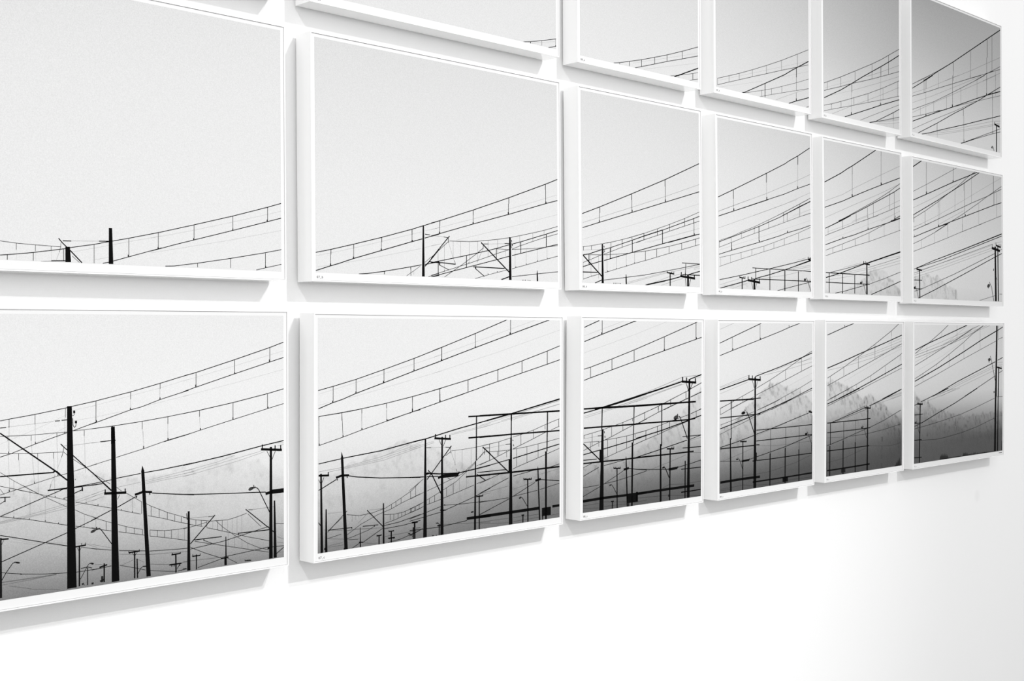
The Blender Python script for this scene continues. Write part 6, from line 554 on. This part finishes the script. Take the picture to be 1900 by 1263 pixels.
  ink='K4.2 7.5,555 84.7,587.8;N3.2 127.1,585.5 125.7,457.4;N3.5 369.1,586.5 368.4,529.6;M2.7 544.1,570.4 542.6,450;M2.6 385.3,493.9 384.2,406.4;M2.5 244.1,435.6 243.3,364;M2.8 613.3,452.5 612.1,358.4;M2.7 453,389.9 452.1,317.1;K7.3 126.3,464.6 126.2,454.8;K7.8 367.2,532.1 367.2,524.2;K7.5 232.9,333.5 232.8,325.7;K8.0 481.5,394.5 481.4,386.4;K3.4,3.6 10.2,420.5 126.2,453.6 368.9,524.3 505.6,561.6 608.8,589.9;E1.8,1.9 10.6,455.8 129.3,494.8 369.5,577.2 399.8,588;M1.6,1.7 10.9,389 183.3,441.3 410.6,519.9;K3.3,3.7 10.6,360 230.2,437.7 387.1,496.7 472.4,529.2 621.1,588.3;E2.5,2.8 10.4,346.1 111.8,382.7 227.3,429.1 295,460.4 398.7,503 505.5,557.6 581.3,588.7;N3.2 113.5,382.8 112.8,326;N3.3 229.1,437 228.7,405.9;M2.5 229.8,406 229,333.2;N4.9 472.4,529.2 472,495.7;N5.3 763.3,586 762.3,508;N5.3 767.4,508.5 766.7,455.6;N3.1 476.2,496 474.9,394;M1.2,1.4 15.3,309.9 182.3,358.7 351.5,414.7 528.5,475.9 713.9,540.1 849,585.2;E2.6,2.9 9.9,297 113.9,324.8 243.2,361.4 385.9,402.6 540.2,447.1 713.3,493.1 757.8,507.7 851.6,534.3;E2.4,2.6 203.7,302.7 316.3,343.9 362.3,360 450.1,391 610.2,452.3 700.7,489.4 851.8,547.5;K3.2,3.4 124.4,298.1 231.7,325.6 345,353.6 482.6,386.5 769.9,455.8 852.8,473.1;E2.1,2.2 449.2,317 618.2,357.9 801.3,402.2 853.3,414.7;M3.9 796.3,516.3 794.9,401.8;M3.4 316.3,341.3 315.9,309.2;M1.5 237.4,336.3 468,409.6;E3.2 15.8,360.4 16.5,330.1;E2.0 12.8,297.3 115.4,325.8 150.3,332.9;M1.2 11.8,310.7 86.8,328.9;K3.0,3.0 9.6,268.8 103.6,293.1 232.6,325.5 311,342.9;E2.2,2.4 12.2,243.4 80.3,262.4 196.8,299 310.9,340.1;K4.1 292.7,337.6 317,343.3;E2.0,2.1 11.8,211.6 82.7,228 196.2,254.8 322.4,285.5 453,318.4 647.4,364;M2.4 80.3,261.9 79.9,227.9;M2.5 197.9,297.2 197.4,255.7;M2.6 315.8,340.4 315.1,285.7;M2.7 453.4,351.8 453,319;N5.0 233.3,335.3 233.2,325.6;N4.7 21,280.3 20.9,273;N4.8 114.4,330.6 114.3,325.1;K2.6,4.9 16.6,139.8 195.4,183.8 471,244.2 854.3,331.9;K2.3,3.3 39.2,144.7 254.8,186.3 854.2,322.3;E1.8,1.9 16.4,123.7 746.9,278.3;M1.6,1.7 16.3,116.9 254.5,161.3 746.7,262;M1.6,1.7 16.2,106.1 254.4,150.1 746.6,251.6;M1.4,1.5 84.6,141 376.6,197.1 740.1,272;M1.5 767.4,283.8 853.8,295.8;E2.5,2.9 18.4,49.6 83.7,61.6 375.8,132.1 780.5,239.9;K3.1,3.4 46.3,21.1 194,59.5 501.6,145 780.3,223.5 853.1,243.2;E2.8 822,253.7 853.4,263.3;K8.0 62.9,140.2 63.8,20.9;K6.3 36.3,140.6 84.6,136.9;K5.5 42,148.9 42,140.8;K3.4 16.1,95.4 85.2,96.2;K2.6 15.7,59.8 84.8,60.8;K-1.0 27,64.1 26,61.4 23.5,59.4 20.2,58.5 16.8,59.2 14.4,61.1 13.5,63.8 14.4,66.5 16.9,68.5 20.3,69.3 23.7,68.7 26.1,66.8;E3.2 24.2,71.3 35.4,59.5;E3.3 35.4,58.1 52,26.1;K14.5,19.0 778.2,269.5 781.9,23.5;K8.7,10.6 805,275.3 808.7,24;K11.3,11.4 743.3,261.8 826.8,251.9;K7.4 784.4,275.8 836.1,268.5;N6.7 748.3,279.9 748.1,262.1;N6.7 786.6,287.8 786.5,275.9;N6.8 818.9,283.5 818.8,271.5;N6.8 836.3,282.9 836.1,269.4;E7.4 757.7,160.1 763.2,169.2;D-1.0 720.7,89.4 715.5,85.4 708.3,82.9 701.1,82.6 695.7,84.5 693.7,88.2 695.5,92.7 700.6,96.8 707.8,99.3 715.1,99.6 720.5,97.6 722.5,93.9;E6.6 705.9,83 705.9,79.2;E4.9 717.7,108.5 723,101.2;E4.5,5.5 723,101.2 739.1,85.4 760.7,24.2;E1.9 616.8,23.8 778.1,49.3;E1.9 819.5,56.8 855.6,57;E3.3 779.3,143.1 796.2,119.8;M7.0 388.7,66 388.2,24.9'),
 dict(w=859.4, h=600.0, m=((1.000000, -0.000003, -0.000262, 2.983940), (0.000000, 0.999928, -0.012027, -0.058623), (0.000262, 0.012027, 0.999928, 1.198278), (0.000000, 0.000000, 0.000000, 1.000000)),
  label='wide framed photograph at right end of bottom row, dark foggy valley below wires', text='11_c', white=0.740, seed=18, gapt=13.59, gapb=8.36,
  tones=[(0, 210, 200), (0.3, 209, 203), (0.5, 197, 200), (0.59, 172, 186), (0.68, 142, 156), (0.775, 112, 122), (0.87, 92, 94), (1, 86, 88)],
  ridge=(0.2, [(15.7, 318.6), (66.7, 279.5), (132.2, 277.0), (170.4, 246.5), (242.6, 239.0), (316.4, 215.3), (468.2, 194.6), (625.9, 201.5), (762.3, 205.1), (829.6, 202.2)]),
  hills=[(0.13, [(16.4, 241.9), (123.3, 206.1), (243.1, 184.7), (331.8, 162.0), (376.7, 178.1), (468.8, 136.3), (626.7, 120.7), (830.3, 129.0)])],
  signature=True,
  ink='E2.8,3.0 18.9,470 87.8,498.6 126.6,509.4 253.6,561.3 310.5,587.9;K3.7,3.9 18.8,484.5 116.2,508.2 253.8,537.5 487.2,588.2;M1.6,1.7 18.9,471.2 126.8,492.1 341.2,534.8 580.2,578.6;E1.6,1.7 19,462.7 259.5,503.6 397,529.5 533.5,573.3 609.7,587.1;E1.6,1.9 19.1,451.7 265,493.5 510.6,544.7 645.4,586.8;M1.7,1.7 264.9,507.3 453.3,547.3 681.4,587.4;M1.7,1.8 442,537.1 711.7,587;E2.6,2.8 18.3,421.8 119.3,449.1 243.5,485.4 391.4,525.7 539.4,572;M1.3,1.5 19.2,435.9 232.7,487.5 481.5,583.5;F1.3,1.4 19.5,395.8 259.9,458.4 453.5,521.6;E2.4,2.8 17.2,367.9 83.6,387.1 206.5,424.2 319.8,464 456.4,515.1 539.6,549.9 615.7,574.8 645.4,586.8;K4.0,4.5 17.3,357.7 222.7,408.9 454,472.7 628.1,523.5 779.3,563.2;K3.8 791.7,565.9 860.2,585.5;E2.1,2.3 17.5,336.3 89,353.3 201.6,379.4 320.4,408.8 457.1,443 616.6,480.7 773.6,517.6;E2.3 798.3,525.5 860.7,537.5;M2.4 119.8,508.2 120.3,450.3;M2.5 250.9,560.1 251.1,540;M2.6 390.8,585.7 391.4,529.5;M2.6 319.9,461.4 320.3,410.8;M2.5 204.9,421.7 205,413;M2.7 456.5,512.6 457.1,444.3;M2.4 86.1,385.8 86.4,353.9;M2.8 614.5,573.5 615.4,482.8;K14.5,17.8 784,586.8 776.2,269.9;M4.3 799.5,587.4 800.2,522.8;K10.6 805.8,401.6 801.6,269;K3.5,3.7 173.2,291.4 398.7,346.7 768.4,425.1;K3.3 793.1,431.5 856.7,445.9;M1.5,1.6 181.1,291.1 455.2,349 768.6,410.4;M1.5,1.6 207.7,290.2 455.3,341.3 768.6,402.3;M1.5,1.6 245.2,288.9 455.4,329.7 768.8,388.9;E3.3,3.4 467.2,281.1 630.1,324.6 769.1,362.1;E3.0 806.1,373.4 854.8,387.2;D-1.0 720.5,433.3 715.5,430.6 708.7,429.3 701.7,429.8 696.6,431.9 694.5,435.2 696.2,438.6 701.1,441.3 708,442.6 715,442.1 720.1,440 722.2,436.7;E9.3,6.5 704.7,431.5 706,422.9;E5.1 717.9,451.2 722.3,443.2;E4.8 725.3,441.8 769.3,340.7;K6.5 787.2,400.7 837.1,392.9;M5.3 802.7,405.7 802.7,399;M5.3 818.2,406.8 818.3,397.4;M5.3 833.9,405.2 834,394.4;M1.5 793.2,420.7 854.4,422.4;M1.5 793.3,410 854.5,411.6;E7.7 754.4,288.9 760.5,292.7;K2.9 15.8,259.8 40.2,264.8;K2.9,3.4 67.6,271.6 167.9,291.7 311.7,320.5;M1.4 167.9,290.4 359,317.7;M1.4,1.5 139.8,275.5 253.6,292.7 419,317.2;M1.4 184.8,295.1 382.9,318.3;K3.3,3.5 76.6,185.4 225.5,221.4 371.5,254.5 588.9,312;K2.5 16.5,174.6 57.4,181.7;E2.0,2.3 16.6,164.2 123.9,173 254.6,185.1 432.1,205.3 555.1,224.9 763.6,262.1;E1.7,2.1 68.9,114.2 197.8,110.5 290.1,114.4 445,126.1 587.4,143.5 764.5,173.1;K8.0 63.8,266.5 57.6,22.6;K6.2 37.5,265 85.3,261.7;N4.7 40.2,274 40.2,264.8;N4.8 50,272.3 50.1,264.5;N4.8 81.4,269.3 81.5,262.4;K3.0 16.1,220.7 85.7,221.2;K3.0 16.4,185.8 79.4,185.8;K3.4 14.3,117.4 77.2,116.8;K3.8 13.8,46.4 77.8,44.8;D-1.0 30,188.3 29.1,186 26.7,184.4 23.5,183.9 20.2,184.7 17.8,186.5 16.9,188.9 17.8,191.2 20.2,192.8 23.4,193.3 26.7,192.5 29.1,190.7;E3.0 28.8,196.2 38.2,182.6;E3.2 38.2,181.3 57.7,142.3;K14.5,20.1 775,306.2 769.3,23.4;K8.7,11.6 801.5,305.4 795.8,23.6;K4.9 842.2,66.4 838.7,18.8;E5.7 753.4,286.3 763.3,290.8;E1.9 780,267.3 850.2,266.8;M1.9 780.9,179.5 847.7,180.7;E9.7 835.9,21.9 836.1,10.3;F6.5 128.6,278.5 128.7,262.7;F6.5 134.2,278.3 134.3,262.4;F6.5 132,270.5 132.1,262.5;F9.7 132.2,250.6 132.4,230.8;F9.7 128.6,212.4 128.8,193.9;F9.7 126.7,175.5 126.8,157;F9.7 124.2,143.9 124.3,128;F9.7 130.3,143.6 130.5,127.7;F10.4 381.4,157 381.5,140.6;M2.6,10.4 384.1,188.3 384.3,165.1;N2.1,14.5 243.2,40.6 243.9,25.8;N2.1,10.0 250.1,45.5 250.8,25.3;N2.1,14.6 255.9,41.9 256.6,24.9;N2.1,10.1 262.8,47.9 263.6,24.4;N2.1,14.6 268.6,43.2 269.4,24;N2.1,10.1 276.2,44.8 277,23.4;N2.1,9.3 282.6,47.6 283.4,23;N2.1,14.7 288.5,41.8 289.2,22.6;N2.1,10.2 296.6,44.5 297.4,22;N2.1,12.8 303.7,41.3 304.5,21.5;N2.1,12.8 310.8,35.4 311.5,21;N2.2,13.4 455.6,37.2 455.8,22.8;N2.2,10.6 462.9,39.4 463.1,25;N2.2,13.4 469.1,36.8 469.2,22.4;N2.2,9.8 476.4,38.5 476.6,24.1;N2.2,13.5 483.8,35.8 483.9,21.4;N2.2,9.8 492.4,36.9 492.5,22.5;N2.2,10.7 499.8,32.5 500,18.1;N2.3,9.9 532.1,32 532.2,17.5;N2.3,9.0 539.6,30.4 539.7,15.9;N2.3,8.2 557,34.9 557.1,20.3;N2.3,8.2 564.6,31.6 564.7,17;N2.3,8.2 570.8,35.1 570.9,20.5;N2.3,8.2 591.6,30.9 591.8,16.2;N2.3,8.3 601.2,27.4 601.3,12.8;N2.3,7.4 645.7,27.8 645.9,13.1;N2.3,7.4 653.4,26.2 653.6,11.5;N2.3,7.5 661.7,29.6 661.9,14.9;N2.3,7.5 670.1,26.8 670.3,12;N2.3,7.5 679.2,28.5 679.3,13.7;E3.2,3.2 235.8,24.5 433.8,24.8;E3.6 446,25.4 525.9,25.2;E3.7,3.8 544.6,25.6 766,23.3;E2.1 785.9,17.4 827.9,17.2'),
]
for spec in PRINTS:
    framed_print(spec)
